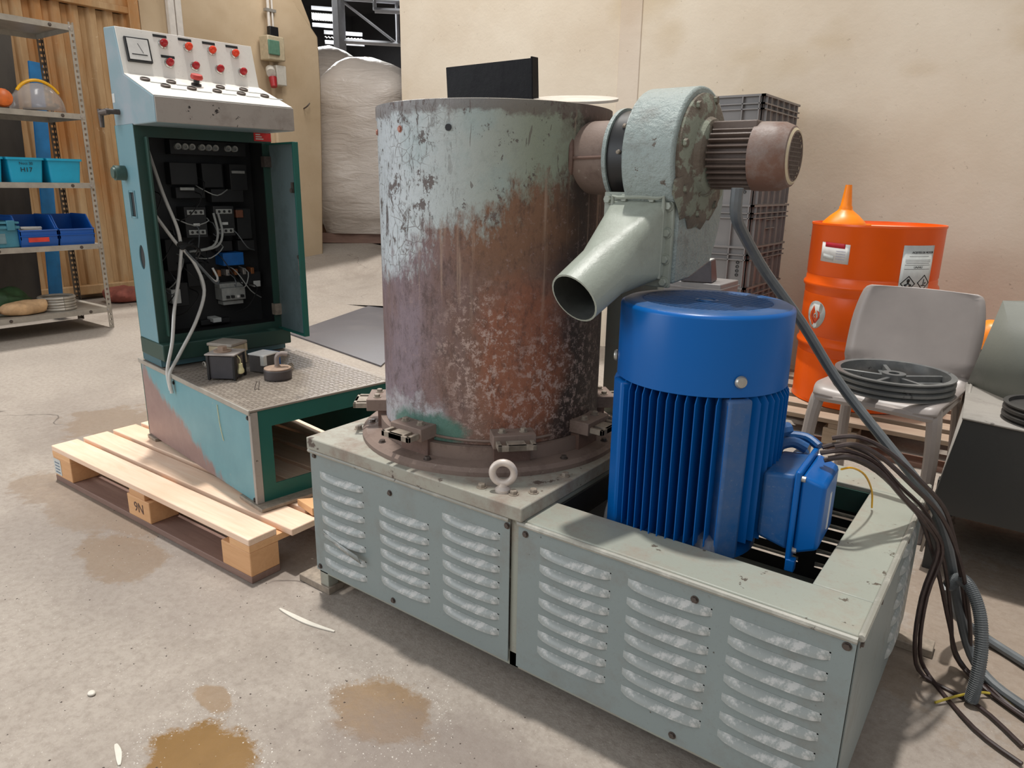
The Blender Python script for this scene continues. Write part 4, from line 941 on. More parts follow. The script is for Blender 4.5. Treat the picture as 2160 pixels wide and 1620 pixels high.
# eye bolt
eb = G()
m = Matrix.Translation((-.90, 1.200, .524)) @ Matrix.Rotation(R(32), 4, 'Z') @ Matrix.Rotation(R(90), 4, 'X')
nT = 28; rr = []
for i in range(nT):
    a = 2*PI*i/nT; rr.append([m @ Vector(((.0245+.0085*math.cos(b))*math.cos(a), (.0245+.0085*math.cos(b))*math.sin(a), .0085*math.sin(b))) for b in [2*PI*k/12 for k in range(12)]])
V = [[eb.b.verts.new(p) for p in r_] for r_ in rr]
for i in range(nT):
    for k in range(12): eb.b.faces.new([V[i][k], V[(i+1) % nT][k], V[(i+1) % nT][(k+1) % 12], V[i][(k+1) % 12]])
eb.lathe([(0, .480), (.018, .480), (.018, .486), (.011, .492), (.010, .500), (0, .500)], 16, Matrix.Translation((-.90, 1.200, 0)))
eb.obj('eye_bolt', plain('pale_eye_bolt', S(204, 192, 182), .45, .2, .08, 50), mx, loc=OFF)['label'] = 'pale steel lifting eye bolt'
# drum
LD = (DX-OX, DY-OY, 0)
fl = G().lathe([(.29, .480), (.362, .480), (.362, .491), (.352, .499), (.31, .501), (.31, .535), (.29, .535)], 72).obj('drum_flange', RUSTY2, mx, loc=LD, smooth=30)
for k in range(12):
    a = R(-110+30*k); inst('flange_bolt', HBL, fl, (.336*math.cos(a), .336*math.sin(a), .499))
G().lathe([(.302, .501), (.302, .528), (.290, .532)], 64).obj('lower_ring', RUST, mx, loc=LD)
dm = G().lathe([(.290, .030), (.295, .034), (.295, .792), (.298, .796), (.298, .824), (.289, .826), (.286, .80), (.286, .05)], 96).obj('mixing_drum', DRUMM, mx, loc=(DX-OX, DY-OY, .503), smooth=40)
G().lathe([(0, .79), (.287, .79)], 64).obj('inner_cover', RUSTY2, dm)
RV = hexhead(.006, .004).mesh('rim_screw', plain('copper_screw', S(176, 120, 104), .5, .3)); HO = G().lathe([(.0075, 0), (.0075, .002), (0, .002)], 12).mesh('bolt_hole', BLACK)
for k, a in enumerate((-175, -152, -128, -99, -72, 60, 120)):
    a = R(a); inst('rim_screw' if k in (2, 3) else 'bolt_hole', RV if k in (2, 3) else HO, dm, (.2952*math.cos(a), .2952*math.sin(a), .765), (0, R(90), a))
G().tube([(.2965*math.cos(R(a)), .2965*math.sin(R(a)), .048+.004*math.sin(a)) for a in range(-100, -20, 6)], .0035, 6).obj('weld_bead', RUSTY2, dm)
# clamps round the foot
CB = G().bx(.288, .345, -.052, .052, .545, .578).mesh('clamp', RUSTY2)
CT = G()
CT.bx(.345, .382, -.046, -.036, .552, .566).bx(.345, .382, -.022, .022, .552, .566).bx(.345, .382, .036, .046, .552, .566).bx(.374, .382, -.046, .046, .552, .566)
CT = CT.mesh('clamp_tongue', BOLTL); CBT = hexhead(.008, .009).mesh('clamp_bolt', BOLTL); CL = G().bx(.29, .315, -.045, .045, .50, .546).mesh('clamp_leg', RUST)
for k, a in enumerate((-90, -43, 0, 45, 90, 135, 180, 219)):
    c = place('clamp', CB, mx, bevel=.002, loc=LD, rot=(0, 0, R(a)))
    place('clamp_tongue', CT, c, bevel=.001); place('clamp_leg', CL, c)
    for y in (-.026, .026): inst('clamp_bolt', CBT, c, (.318, y, .578))
# things on the drum rim
hf = G().box((0, 0, .072), (.285, .005, .15)).box((.140, -.014, .072), (.005, .03, .15)).obj('hatch_flap', worn('black_flap_paint', S(22, 21, 23), S(32, 30, 36), S(90, 86, 90), gscale=8, cscale=30, cth=(.7, .72), rough=.4, spec=.12), mx, bevel=.002, loc=(-1.236-OX, 1.58-OY, 1.305), rot=(R(3), R(-1), R(4)))
G().lathe([(0, .0), (.105, 0), (.105, .006), (0, .008)], 40).obj('round_lid', plain('pale_lid', S(214, 204, 192), .45), mx, loc=(-1.005-OX, 1.62-OY, 1.352), rot=(R(9), R(5), 0))
G().cyl((-1.0, 1.62, 1.30), (-1.0, 1.62, 1.352), .02, n=10).obj('lid_post', RUST, mx, loc=OFF)
# support plate behind the drum
sp2 = G().bx(-1.02, -.86, 1.86, 1.90, .478, .93).obj('support_plate', MINT, mx, bevel=.003, loc=OFF)
# blower (local x along its shaft)
BZ = 1.212; BL = (DX-OX, DY-OY, BZ); BR = (0, 0, 0)
RX = Matrix.Rotation(R(90), 4, 'Y')
def bpart(g, name, mat, bevel=0, smooth=35, parent=None):
    return g.obj(name, mat, parent or mx, bevel=bevel, smooth=smooth, **({} if parent else dict(loc=BL, rot=BR)))
pp = bpart(G().lathe([(.082, .24), (.082, .382)], 40, RX), 'inlet_pipe', RUSTY2)
bpart(G().tube([(.25, -.083, .0), (.30, -.0835, -.002), (.38, -.083, 0)], .004, 6), 'weld_seam', RUST, parent=pp)
bpart(G().tube([(.268+.018*math.cos(2*a), -.084*math.cos(a), .084*math.sin(a)) for a in [R(-80+20*i) for i in range(9)]], .007, 6), 'weld_collar', RUST, parent=pp)
bpart(G().lathe([(.08, .376), (.106, .376), (.106, .385), (.08, .385)], 48, RX), 'pipe_flange', BLOW)
gk = bpart(G().lathe([(.05, .385), (.100, .385), (.100, .444), (.05, .444)], 48, RX), 'rubber_gasket', BLACK)
for a in (95, 130, 175, 215): G().lathe([(0, 0), (.005, 0), (.004, .006), (0, .007)], 8).obj('gasket_bolt', BOLTL, gk, loc=(.415, -.100*math.sin(R(a)), .100*math.cos(R(a))*-1), rot=(R(90)+R(a-90), 0, 0))
out = [(-.092, -.078)]
for i in range(0, 36):
    a = R(222-i*8.2); q = i/35; rr_ = .142+.012*max(0, q-.45)/.55+.10*max(0, q-.72)/.28*max(0, q-.72)/.28
    out.append((rr_*math.cos(a), rr_*math.sin(a)))
out += [(-.01, -.258), (-.092, -.262)]
hs = bpart(G().prism(out, .443, .559, axis='X'), 'blower_housing', BLOW, bevel=.012)
cv = bpart(G().lathe([(0, .559), (.128, .559), (.128, .566), (.112, .574), (.082, .577), (.076, .588), (.056, .594), (0, .594)], 40, RX), 'motor_side_cover', MUD)
for k in range(8): G().lathe([(0, 0), (.009, 0), (.008, .007), (0, .009)], 6).obj('cover_bolt', MUD, cv, loc=(.571, .118*math.sin(PI*k/4+.2), .118*math.cos(PI*k/4+.2)), rot=(0, R(90), 0))
g = G(); prf = []
for i in range(17):
    a = R(200+i*9); w_ = .020+.022*abs(math.sin(i*1.9)); prf.append([Vector((.560+.013*q2, (.118+w_*q1)*math.cos(a), (.118+w_*q1)*math.sin(a))) for q1, q2 in ((-.6, 0), (-.3, 1), (.5, .8), (.9, 0))])
bpart(g.loft(prf), 'mud_crust', MUD, smooth=60)
of = bpart(plate_holes([(.388, -.270), (.553, -.270), (.553, -.074), (.388, -.074)], [[(.415, -.24), (.53, -.24), (.53, -.102), (.415, -.102)]], .012, lambda a, b, h: Vector((a, -.104+h, b))), 'outlet_flange', SPOUT, .0025)
bpart(G().bx(.405, .44, -.092, -.07, -.25, -.09), 'flange_neck', SPOUT, .003, parent=of)
FB = hexhead(.0085, .009).mesh('flange_bolt', SPOUT)
for x, z in ((.44, -.086), (.505, -.086), (.542, -.10), (.542, -.155), (.542, -.21), (.542, -.258), (.399, -.09), (.399, -.258), (.47, -.258)): inst('flange_bolt', FB, of, (x, -.105, z), (R(90), 0, 0))
def rect(x0, x1, z0, z1, y, rr_=.012, n=8):
    o = []
    for cx, cz, st in ((x1, z1, 0), (x0, z1, 90), (x0, z0, 180), (x1, z0, 270)):
        for i in range(n):
            a = R(st+90*i/(n-1)); sx = -1 if cx == x1 else 1; sz = -1 if cz == z1 else 1
            o.append(Vector((cx+sx*rr_+rr_*math.cos(a), y, cz+sz*rr_+rr_*math.sin(a))))
    return o
EC = Vector((.440, -.300, -.281)); en = Vector((-.16, -.86, -.48)).normalized(); ex = Vector((0, 0, 1)).cross(en).normalized(); ez = en.cross(ex)
if ex.x < 0: ex, ez = -ex, -ez
if ez.z < 0: ez = -ez
def circ(c, r_):
    return [c+ex*r_*math.cos(R(90*q+(90*i/7 if i < 7 else 88)))+ez*r_*math.sin(R(90*q+(90*i/7 if i < 7 else 88))) for q in range(4) for i in range(8)]
def lerp(A, B, k): return [a.lerp(b, k) for a, b in zip(A, B)]
ra = rect(.406, .540, -.252, -.090, -.104); cb = circ(EC, .0565)
back = circ(EC-en*.10, .060)
outer = [ra, lerp(ra, back, .35), lerp(ra, back, .72), back, lerp(back, cb, .5), cb]
inn = circ(EC+en*.0005, .0525)
sp_ = bpart(G().loft(outer+[inn], cap=False), 'discharge_spout', SPOUT, smooth=45)
ib = circ(EC-en*.10, .054); ri = rect(.416, .528, -.24, -.10, -.104)
bpart(G().loft([inn, lerp(inn, ib, .5), ib, lerp(ri, ib, .5), ri], cap=False), 'shade_dark_bore', BORE_SHADE, smooth=45, parent=sp_)
bpart(G().tube([(.415, -.116, -.246), (.415, -.115, -.098), (.427, -.115, -.085), (.522, -.115, -.085), (.535, -.116, -.098), (.535, -.116, -.25)], .004, 6, 2), 'weld_frame', SPOUT, parent=sp_)
bm_ = bpart(G().lathe([(0, .586), (.050, .586), (.052, .60), (.052, .682), (0, .684)], 36, RX), 'blower_motor', FANBR)
FIN = G().bx(.596, .684, -.0016, .0016, .050, .0655).mesh('cooling_fin', FANBR)
for k in range(30):
    a = 2*PI*k/30; inst('cooling_fin', FIN, bm_, (0, 0, 0), (a, 0, 0))
bpart(G().bx(.594, .686, -.036, .036, .040, .069), 'fin_saddle', FANBR, .003, parent=bm_)
bpart(G().lathe([(.067, .680), (.068, .695), (.066, .732), (.058, .751), (.046, .757), (.046, .752), (.056, .745), (.062, .73), (.063, .69)], 40, RX), 'fan_cover', FANRUST, parent=bm_)
gr = bpart(G().lathe([(0, .742), (.05, .742)], 24, RX), 'grille_back', BLACK, parent=bm_)
g = G()
for k in range(-5, 6):
    h = math.sqrt(max(0, .047**2-(k*.0085)**2)); g.bx(.752, .755, k*.0085-.0011, k*.0085+.0011, -h, h).bx(.752, .755, -h, h, k*.0085-.0011, k*.0085+.0011)
bpart(g, 'grille', FANBR, smooth=0, parent=bm_)
bpart(G().lathe([(.044, .7535), (.050, .7565), (.056, .7515)], 40, RX), 'flaking_rim', IVORY, parent=bm_)
# drive motor
MXx, MYy = -.562, 1.460
ML = (MXx-OX, MYy-OY, 0)
dv = G().lathe([(0, .384), (.145, .384), (.150, .388), (.150, .404), (.128, .410), (.126, .775), (0, .775)], 48).obj('drive_motor', BLUE, mx, loc=ML)
FA = -88
def finm(h, z0, z1): return G().faces([(.130, -.0022, z0), (h, -.0012, z0), (h, -.0012, z1-.022), (h-.016, -.0014, z1), (.130, -.0022, z1), (.130, .0022, z0), (h, .0012, z0), (h, .0012, z1-.022), (h-.016, .0014, z1), (.130, .0022, z1)],
    [(0, 1, 2, 3, 4), (5, 6, 7, 8, 9), (1, 2, 7, 6), (2, 3, 8, 7), (3, 4, 9, 8), (0, 1, 6, 5)])
for qd in range(4):
    rot = R(FA+90*qd)
    for k in range(-6, 7):
        w = k*.0185; h = math.sqrt(max(.0001, .184**2-w*w)); h0 = math.sqrt(max(.0001, .124**2-w*w))-.004
        if h-h0 < .012: continue
        gg = G(); gg.faces([(h0, w-.0014, .440), (h, w-.0009, .440), (h, w-.0009, .742), (h-.014, w-.0009, .764), (h0, w-.0014, .764), (h0, w+.0014, .440), (h, w+.0009, .440), (h, w+.0009, .742), (h-.014, w+.0009, .764), (h0, w+.0014, .764)],
            [(0, 1, 2, 3, 4), (5, 6, 7, 8, 9), (1, 2, 7, 6), (2, 3, 8, 7), (3, 4, 9, 8), (0, 1, 6, 5)])
        gg.obj('cooling_fin', BLUE, dv, rot=(0, 0, rot), smooth=0)
for qd in range(4):
    G().box((.153, 0, .582), (.070, .050, .345)).obj('side_pad', BLUEG if qd == 0 else BLUE, dv, rot=(0, 0, R(FA+45+90*qd)), bevel=.006)
fc = G().lathe([(.1745, .756), (.1795, .758), (.1795, .909), (.178, .914), (.1715, .9175), (.169, .910), (.174, .895), (.1745, .77)], 72).obj('fan_cover', BLUE, dv, smooth=50)
gb = G().lathe([(0, .898), (.140, .898)], 40).obj('grille_back', BLACK, dv)
BAR = None
G().lathe([(.1722, .9172), (.166, .9205), (.137, .9218), (.134, .9205), (.134, .916), (.165, .914)], 72).obj('top_ring', BLUEG, dv, smooth=50)
for k in range(-14, 15):
    w = k*.0094; h = math.sqrt(max(0, .134**2-w*w))
    if h > .01: G().bx(-h, h, w-.0019, w+.0019, .9190, .9205).obj('grille_bar', BLUEG, dv, rot=(0, 0, R(68)), smooth=0)
G().lathe([(.018, .921), (.021, .9225), (.024, .921)], 24).lathe([(0, .9208), (.012, .9215), (.014, .9205)], 16).obj('grille_hub', BLUEG, dv)
BS = G().lathe([(0, 0), (.0125, 0), (.0125, .003), (.010, .007), (0, .008)], 18).mesh('cover_screw', plain('dull_nickel', S(176, 172, 164), .35, .6))
for a in (-155, -44, 70): inst('cover_screw', BS, dv, (.181*math.cos(R(a)), .181*math.sin(R(a)), .790), (0, R(90), R(a)))
# terminal box on the motor flank
TB = R(3)
def tpart(g, name, mat, bevel=.004): return g.obj(name, mat, dv, bevel=bevel, rot=(0, 0, TB))
tpart(G().bx(.11, .185, -.050, .050, .45, .585), 'box_neck', BLUEG, .008)
tpart(G().prism([(.172, .455), (.236, .438), (.236, .604), (.172, .598)], -.076, .076, axis='Y'), 'terminal_box', BLUEG, .008)
tpart(G().prism([(.235, .424), (.246, .424), (.246, .616), (.235, .616)], -.086, .086, axis='Y'), 'box_gasket_rim', BLUE, .003)
tpart(G().loft([[Vector(p) for p in q] for q in ([(.246, -.080, .436), (.246, .080, .436), (.246, .080, .608), (.246, -.080, .608)], [(.292, -.070, .452), (.292, .070, .452), (.292, .070, .592), (.292, -.070, .592)])]), 'terminal_box_lid', BLUE, .008)
tpart(G().bx(.238, .256, -.094, -.074, .404, .430), 'lid_lug', BLUE, .002)
tpart(G().prism([(.176, .597), (.234, .6035), (.234, .590), (.176, .585)], -.073, .073, axis='Y'), 'dusty_top', BLUEG, .004)
tpart(G().bx(.2915, .2935, -.005, .007, .475, .555), 'lid_sticker', PAPER, 0)
for y in (-.068, .068):
    for z in (.445, .60): G().cyl((.246, y*1.12, z), (.254, y*1.12, z), .006, n=10).obj('lid_screw', ZINC, dv, rot=(0, 0, TB))
for i, (y, z) in enumerate(((.085, .575), (.088, .53), (.085, .485))): G().cyl((.205, .07, z), (.207, .105, z+.008), .017, n=14).cyl((.207, .09, z+.005), (.208, .125, z+.012), .013, n=6).obj('cable_gland', BLUEG, dv, rot=(0, 0, TB))
g = G().tube([(.165, .055, .590), (.17, .06, .612), (.195, .07, .622), (.222, .075, .612)], .012, 10).tube([(.13, .075, .60), (.155, .09, .63), (.175, .11, .636)], .017, 10).tube([(.175, .10, .626), (.215, .10, .628), (.245, .085, .618)], .010, 10); g.obj('conduit_elbow', BLUEG, dv, rot=(0, 0, TB))
for a in (-52, -150, 40, 130):
    b = G().lathe([(0, .384), (.022, .384), (.022, .420), (.018, .438), (0, .440)], 6).obj('flange_nut', BLUEG, dv, loc=(.158*math.cos(R(a)), .158*math.sin(R(a)), 0))
    if a < 0: G().lathe([(.036, .386), (.032, .42), (.025, .452), (.0, .456)], 14).obj('film_cap', POLY, dv, loc=(.158*math.cos(R(a)), .158*math.sin(R(a)), 0))

# ------------------------------------------------------------------ hoses and cables by the mixer
t = thing('cable', 'thick grey cable hanging from the brown blower motor down to the floor', 'cable')
G().tube([(-.512, 1.44, 1.15), (-.514, 1.45, 1.10), (-.52, 1.52, 1.06), (-.513, 1.68, .964), (-.446, 1.78, .842), (-.358, 1.82, .707), (-.253, 1.82, .596), (-.150, 1.80, .500), (-.098, 1.84, .415), (-.060, 1.88, .30), (-.025, 1.90, .17), (.02, 1.90, .055), (.075, 1.86, .020), (.16, 1.80, .018)], .0120, 10).obj('sheath', CABLEG, t)
CBN = [(-.292, 1.48, .632), (-.251, 1.50, .640), (-.205, 1.56, .604), (-.150, 1.62, .533), (-.108, 1.70, .46), (-.080, 1.76, .38), (-.05, 1.82, .27), (-.02, 1.88, .13), (.01, 1.90, .03), (.08, 1.83, .012), (.165, 1.77, .010)]
PCL = ['brown-black power cable from the blue motor, lowest of the arcing bundle', 'brown-black power cable that drops straight to the floor nearest the base corner', 'brown-black power cable from the blue motor, topmost of the arcing bundle', 'brown-black power cable in the bundle, running beside the thick grey cable', 'brown-black power cable that drops to the floor just right of the first one', 'brown-black power cable in the bundle, farthest out over the floor']
for k in range(6):
    dx, dy, dz = (k % 3-1)*.017, (k//3)*.014, (0, -1, 2, 1, -2, 3)[k]*.010
    p = [(x+dx*(.6 if i < 3 else 1)+.006*math.sin(i*.9+k), y+dy+.006*math.sin(i*.8+k*1.7), max(.008, z+dz*(1 if i < 8 else 0))) for i, (x, y, z) in enumerate(CBN)]
    if k in (1, 4):
        p = p[:6]+[(p[5][0]-.012, p[5][1]-.02, .25), (p[5][0]-.008, p[5][1]+.01, .10), (p[5][0]+.02, p[5][1]+.05, .01), (.05, 1.80-.03*k, .008), (.14, 1.70-.02*k, .008)]
    o = G().tube(p, .0050, 7).obj('power_cable', CABLEB, None); tag(o, PCL[k], 'cable', 'power cables from the motor')
t = thing('flexible_conduit', 'grey ribbed flexible conduit looping down beside the base', 'conduit', (0, 0, 0))
P = spline([(-.055, 1.86, .235), (-.035, 1.86, .262), (-.01, 1.84, .258), (.018, 1.82, .21), (.034, 1.80, .14), (.038, 1.78, .07), (.036, 1.77, .012)], 14)
G().tube(P, lambda k: .0135, 10, 1).obj('sheath', CABLEG, t)
g = G()
for i in range(2, len(P)-2):
    m = Matrix.Translation(P[i]) @ (P[i+1]-P[i-1]).to_track_quat('Z', 'Y').to_matrix().to_4x4(); g.lathe([(.0135, -.0012), (.0152, 0), (.0135, .0012)], 10, m)
g.obj('ribs', CABLEG, t)['kind'] = 'stuff'
o = G().tube([(-.06, 1.93, .20), (-.045, 1.98, .12), (.0, 2.05, .05), (.06, 2.06, .016), (.15, 2.00, .014), (.24, 1.93, .014)], .0125, 9).obj('grey_hose', CABLEG, None); tag(o, 'plain grey hose running off along the floor at far right', 'hose')
o = G().tube([(-.262, 1.50, .600), (-.25, 1.55, .59), (-.235, 1.62, .555), (-.225, 1.68, .50), (-.222, 1.70, .452)], .0022, 6).obj('earth_wire', YEL, None); tag(o, 'thin yellow wire sticking out by the motor terminal box', 'wire')
o = G().tube([(-.03, 1.72, .008), (.02, 1.78, .016), (.07, 1.83, .012), (.12, 1.82, .008)], .003, 6).obj('floor_wire', plain('yellow_green_wire', S(170, 150, 50), .5), None); tag(o, 'thin yellow-green wire among the cables on the floor', 'wire')

# ------------------------------------------------------------------ crates by the wall
def crate(h, loc, label, par=None):
    t = thing('stacking_crate', label, 'crate', loc, 0, 'grey stacking crates'); L, Wd = .60, .40    # long side along y
    g = G(); e = .004
    g.bx(-Wd/2+.02, Wd/2-.02, -L/2+.02, L/2-.02, 0, .006)
    for s in (-1, 1):
        g.bx(s*(Wd/2-.018), s*(Wd/2-.018-e), -L/2+.018, L/2-.018, 0, h-.002).bx(-Wd/2+.018, Wd/2-.018, s*(L/2-.018), s*(L/2-.018-e), 0, h-.002)
    g.obj('body', CRATE, t, smooth=0)
    g = G()
    for z0, z1 in ((h-.010, h), (h-.046, h-.040), (h-.072, h-.066)):
        for s in (-1, 1): g.bx(s*Wd/2, s*(Wd/2-.022), -L/2, L/2, z0, z1).bx(-Wd/2, Wd/2, s*L/2, s*(L/2-.022), z0, z1)
    g.obj('rim', CRATE, t, smooth=0)
    RIB = G().bx(-.003, .003, -.018, 0, .004, h-.01).mesh('rib', CRATE)
    for s in (-1, 1):
        for x in (-.17, -.085, .085, .17): inst('rib', RIB, t, (x, s*L/2, 0), (0, 0, 0 if s > 0 else PI))
        for y in (-.26, -.20, -.10, 0, .10, .20, .26): inst('rib', RIB, t, (s*Wd/2, y, 0), (0, 0, -PI/2 if s > 0 else PI/2))
        G().bx(s*(Wd/2-.016), s*(Wd/2-.002), -.08, .08, h*.40, h*.42).bx(s*(Wd/2-.016), s*(Wd/2-.002), -.08, .08, h*.62, h*.64).obj('grip_bar', CRATE, t)
    for k in range(4):
        G().lathe([(.0055, 0), (.0055, .003), (.0085, .003), (.0085, 0)], 8).obj('code_dot', BLACK, t, loc=(.135, -L/2+.016, h*.30+.022*k), rot=(R(90), 0, 0))
    return t
CRX, CRY = -1.445, 4.075
z = 0.0
names = ['grey stacking crate standing on the floor, bottom of the stack', 'second grey stacking crate from the floor', 'third grey stacking crate from the floor, half hidden by the motor', 'fourth grey stacking crate from the floor', 'fifth grey stacking crate from the floor', 'sixth grey stacking crate, below the tallest one', 'tallest grey stacking crate on top of the stack']
for i in range(6): crate(.2135, (CRX, CRY, z), names[i]); z += .2135
crate(.320, (CRX, CRY, z), names[6])
t = thing('plastic_block', 'dark grey plastic block on top of a small grey crate in front of the stack', 'block', (-1.10, 2.75, .792), R(10))
G().loft([[Vector((sx*.062*k, sy*.055*k, z_)) for sx, sy in ((-1, -1), (1, -1), (1, 1), (-1, 1))] for k, z_ in ((1, 0), (.82, .085))]).obj('body', plain('charcoal_plastic', S(78, 74, 78), .45), t, bevel=.003)
G().box((0, 0, .0855), (.095, .08, .002)).obj('top_sticker', PAPERG, t)
t = thing('small_crate', 'small grey crate carrying the dark plastic block, mostly behind the motor', 'crate', (-1.14, 2.80, .65), 0)
G().bx(-.15, .15, -.10, .10, 0, .14).obj('body', CRATE, t, bevel=.004); G().bx(-.155, .155, -.105, .105, .05, .056).bx(-.155, .155, -.105, .105, .115, .121).obj('rim', CRATE, t)
G().bx(-.14, -.03, -.095, .03, .14, .158).obj('white_flap', PAPER, t)
t = thing('steel_pedestal', 'grey steel pedestal under the small crate behind the mixer', 'pedestal', (-1.14, 2.80, 0))
G().bx(-.14, .14, -.09, .09, .02, .64).obj('body', MACH, t, bevel=.005); G().bx(-.16, .16, -.11, .11, 0, .02).bx(-.15, .15, -.10, .10, .64, .65).obj('plate', MACH, t, bevel=.003)

# ------------------------------------------------------------------ pallets, drums and funnel on the right
pallet((-1.22, 3.36, 0), 0, 'weathered grey pallet carrying the big orange drum', 1.20, .95, (WOODG, WOODG, WOODD), nb=6)
pallet((.02, 3.36, 0), 0, 'weathered grey pallet at the far right behind the chair', 1.2, .95, (WOODG, WOODG, WOODD), nb=6)
ORX, ORY, ORR, ORZ = -.665, 3.81, .285, .1445
def oil_drum(loc, rz, label):
    t = thing('oil_drum', label, 'drum', loc, rz); Rr, Hh = ORR, .855
    pr = [(0, .012), (Rr-.008, .012), (Rr-.002, 0), (Rr+.004, .004), (Rr, .016)]
    for zc in (Hh/3, 2*Hh/3):
        pr += [(Rr, zc-.05), (Rr-.003, zc-.044), (Rr, zc-.036), (Rr, zc-.018), (Rr+.009, zc-.007), (Rr+.010, zc), (Rr+.009, zc+.007), (Rr, zc+.018), (Rr, zc+.036), (Rr-.003, zc+.044), (Rr, zc+.05)]
    pr += [(Rr, Hh-.014), (Rr+.004, Hh-.008), (Rr+.003, Hh), (Rr-.004, Hh), (Rr-.006, Hh-.016), (Rr-.010, Hh-.020)]
    G().lathe(pr, 80).obj('shell', ORANGE, t, smooth=40); G().lathe([(Rr-.008, Hh-.021), (Rr-.03, Hh-.019), (0, Hh-.017)], 48).obj('drum_head', TOPD, t)
    return t
od = oil_drum((ORX, ORY, ORZ), 0, 'big orange oil drum with hazard labels and a funnel on top')
bung = G().lathe([(.036, 0), (.036, .006), (.026, .009), (.022, .004), (0, .004)], 20).obj('bung', plain('red_bung', S(176, 62, 30), .4), od, loc=(.17, -.06, .837))
VA = math.atan2(-ORY, -ORX)          # direction from the drum to the room
def bend(a0, z0, rr=ORR+.0012): return lambda p: Vector(((rr-p.y)*math.cos(a0+p.x/ORR), (rr-p.y)*math.sin(a0+p.x/ORR), z0+p.z))
def patch(a0, z0, w, h, mat, name, par, rr=ORR+.0008, skew=0.0, n=10):
    g = G(); v = []; fs = []
    for i in range(n+1):
        x = -w/2+w*i/n
        for z in (-h/2, h/2): v.append(bend(a0, z0, rr)(Vector((x, 0, z+skew*x))))
        if i: fs.append((2*i-2, 2*i, 2*i+1, 2*i-1))
    return g.faces(v, fs).obj(name, mat, par, solid=.0005)
A1 = VA-R(35); l1 = patch(A1, .725, .150, .088, PAPER, 'address_label', od, skew=-.03)
patch(A1, .760, .105, .022, REDINK, 'red_band', l1, ORR+.0016, skew=-.03)
for k in range(4): patch(A1+.12, .735-.012*k, .045, .002, plain('pale_print', S(170, 168, 190), .6), 'print_line', l1, ORR+.0016, skew=-.03)
patch(A1-.10, .705, .06, .022, PAPERG, 'paper_slip', l1, ORR+.0016, skew=-.12)
A2 = VA+R(40); l2 = patch(A2, .610, .160, .33, PAPERG, 'hazard_label', od)
Z2 = .745
text('ACEITES DE MOTOR', .0125, INK, l2, bend=bend(A2+.06, Z2, ORR+.0018)); text('UN/NU', .0135, INK, l2, bend=bend(A2, .680, ORR+.0018))
for z_, w_ in ((.728, .10), (.712, .13), (.705, .13), (.698, .12), (.690, .13), (.672, .13), (.548, .13), (.541, .12), (.534, .12), (.52, .11), (.505, .12)): patch(A2, z_, w_, .0018, plain('grey_print', S(110, 112, 116), .6), 'print_line', l2, ORR+.0016)
def diamond(a0, z0, s, name):
    bf = bend(a0, z0, ORR+.0018); g = G(); v = []
    for q in (s, s*.84):
        for x, z in ((0, q), (q, 0), (0, -q), (-q, 0)): v.append(bf(Vector((x, 0, z))))
    g.faces(v, [(i, (i+1) % 4, 4+(i+1) % 4, 4+i) for i in range(4)]); return g.obj(name, INK, l2, solid=.0003)
def flat(poly, a0, z0, name, mat=INK, par=None, rr=ORR+.0019):
    bf = bend(a0, z0, rr); g = G(); g.faces([bf(Vector((x, 0, z))) for x, z in poly], [tuple(range(len(poly)))]); return g.obj(name, mat, par or l2, solid=.0003)
da, db = A2-.135, A2+.15
diamond(da, .608, .036, 'hazard_diamond'); diamond(db, .612, .036, 'hazard_diamond')
flat([(.0075*math.cos(2*PI*i/12), .0135+.0085*math.sin(2*PI*i/12)) for i in range(12)], da, .608, 'hazard_symbol')
flat([(-.004, .006), (.004, .006), (.006, 0), (.017, -.003), (.017, -.010), (.009, -.018), (-.009, -.018), (-.017, -.010), (-.017, -.003), (-.006, 0)], da, .608, 'hazard_symbol')
flat([((.009 if i % 2 == 0 else .003)*math.cos(PI*i/6), -.008+(.009 if i % 2 == 0 else .003)*math.sin(PI*i/6)) for i in range(12)], da, .608, 'hazard_symbol', PAPER, rr=ORR+.0024)
flat([(-.002, .016), (.002, .016), (.0015, -.010), (-.0025, -.010)], db, .612, 'hazard_symbol'); flat([(-.014, -.010), (.012, -.010), (.014, -.014), (-.012, -.014)], db, .612, 'hazard_symbol')
flat([(.004, -.002), (.013, .003), (.016, -.002), (.008, -.006)], db, .612, 'hazard_symbol')
# emblem: pale rounded shield with a red ring-shaped mark
AE = VA-R(47); ZE = .430
sh = [(.058*math.cos(t_)*(1+.12*math.sin(t_)), .066*math.sin(t_)) for t_ in [2*PI*i/28 for i in range(28)]]
em = flat(sh, AE, ZE, 'emblem', PAPERG, od, ORR+.0008)
flat([(-.026, .018), (-.012, .036), (-.010, .026), (-.018, .012), (-.018, -.010), (0, -.026), (.016, -.010), (.014, .008), (.004, .022), (.026, .014), (.028, -.012), (.006, -.040), (-.006, -.040), (-.030, -.012)], AE, ZE, 'emblem_mark', plain('emblem_red', S(214, 78, 50), .5), em, ORR+.0014)
ringp = [(.012*math.cos(t_), .012*math.sin(t_)-.004) for t_ in [2*PI*i/16 for i in range(13)]]+[(.0065*math.cos(t_), .0065*math.sin(t_)-.004) for t_ in [2*PI*i/16 for i in range(12, -1, -1)]]
flat(ringp, AE, ZE, 'emblem_mark', PAPERG, em, ORR+.0022)
flat([(.004, .004), (.010, .004), (.004, .020), (.000, .018)], AE, ZE, 'emblem_mark', PAPERG, em, ORR+.0022)
fn = thing('funnel', 'orange plastic funnel upside down on the orange drum', 'funnel', (ORX-.13, ORY-.10, ORZ+.838), R(30))
G().lathe([(.088, 0), (.094, 0), (.095, .012), (.092, .022), (.062, .052), (.034, .074), (.029, .082), (.029, .090), (.025, .096), (.014, .190), (.012, .190), (.022, .095), (.030, .07), (.088, .018)], 36).obj('cone', ORPL, fn)
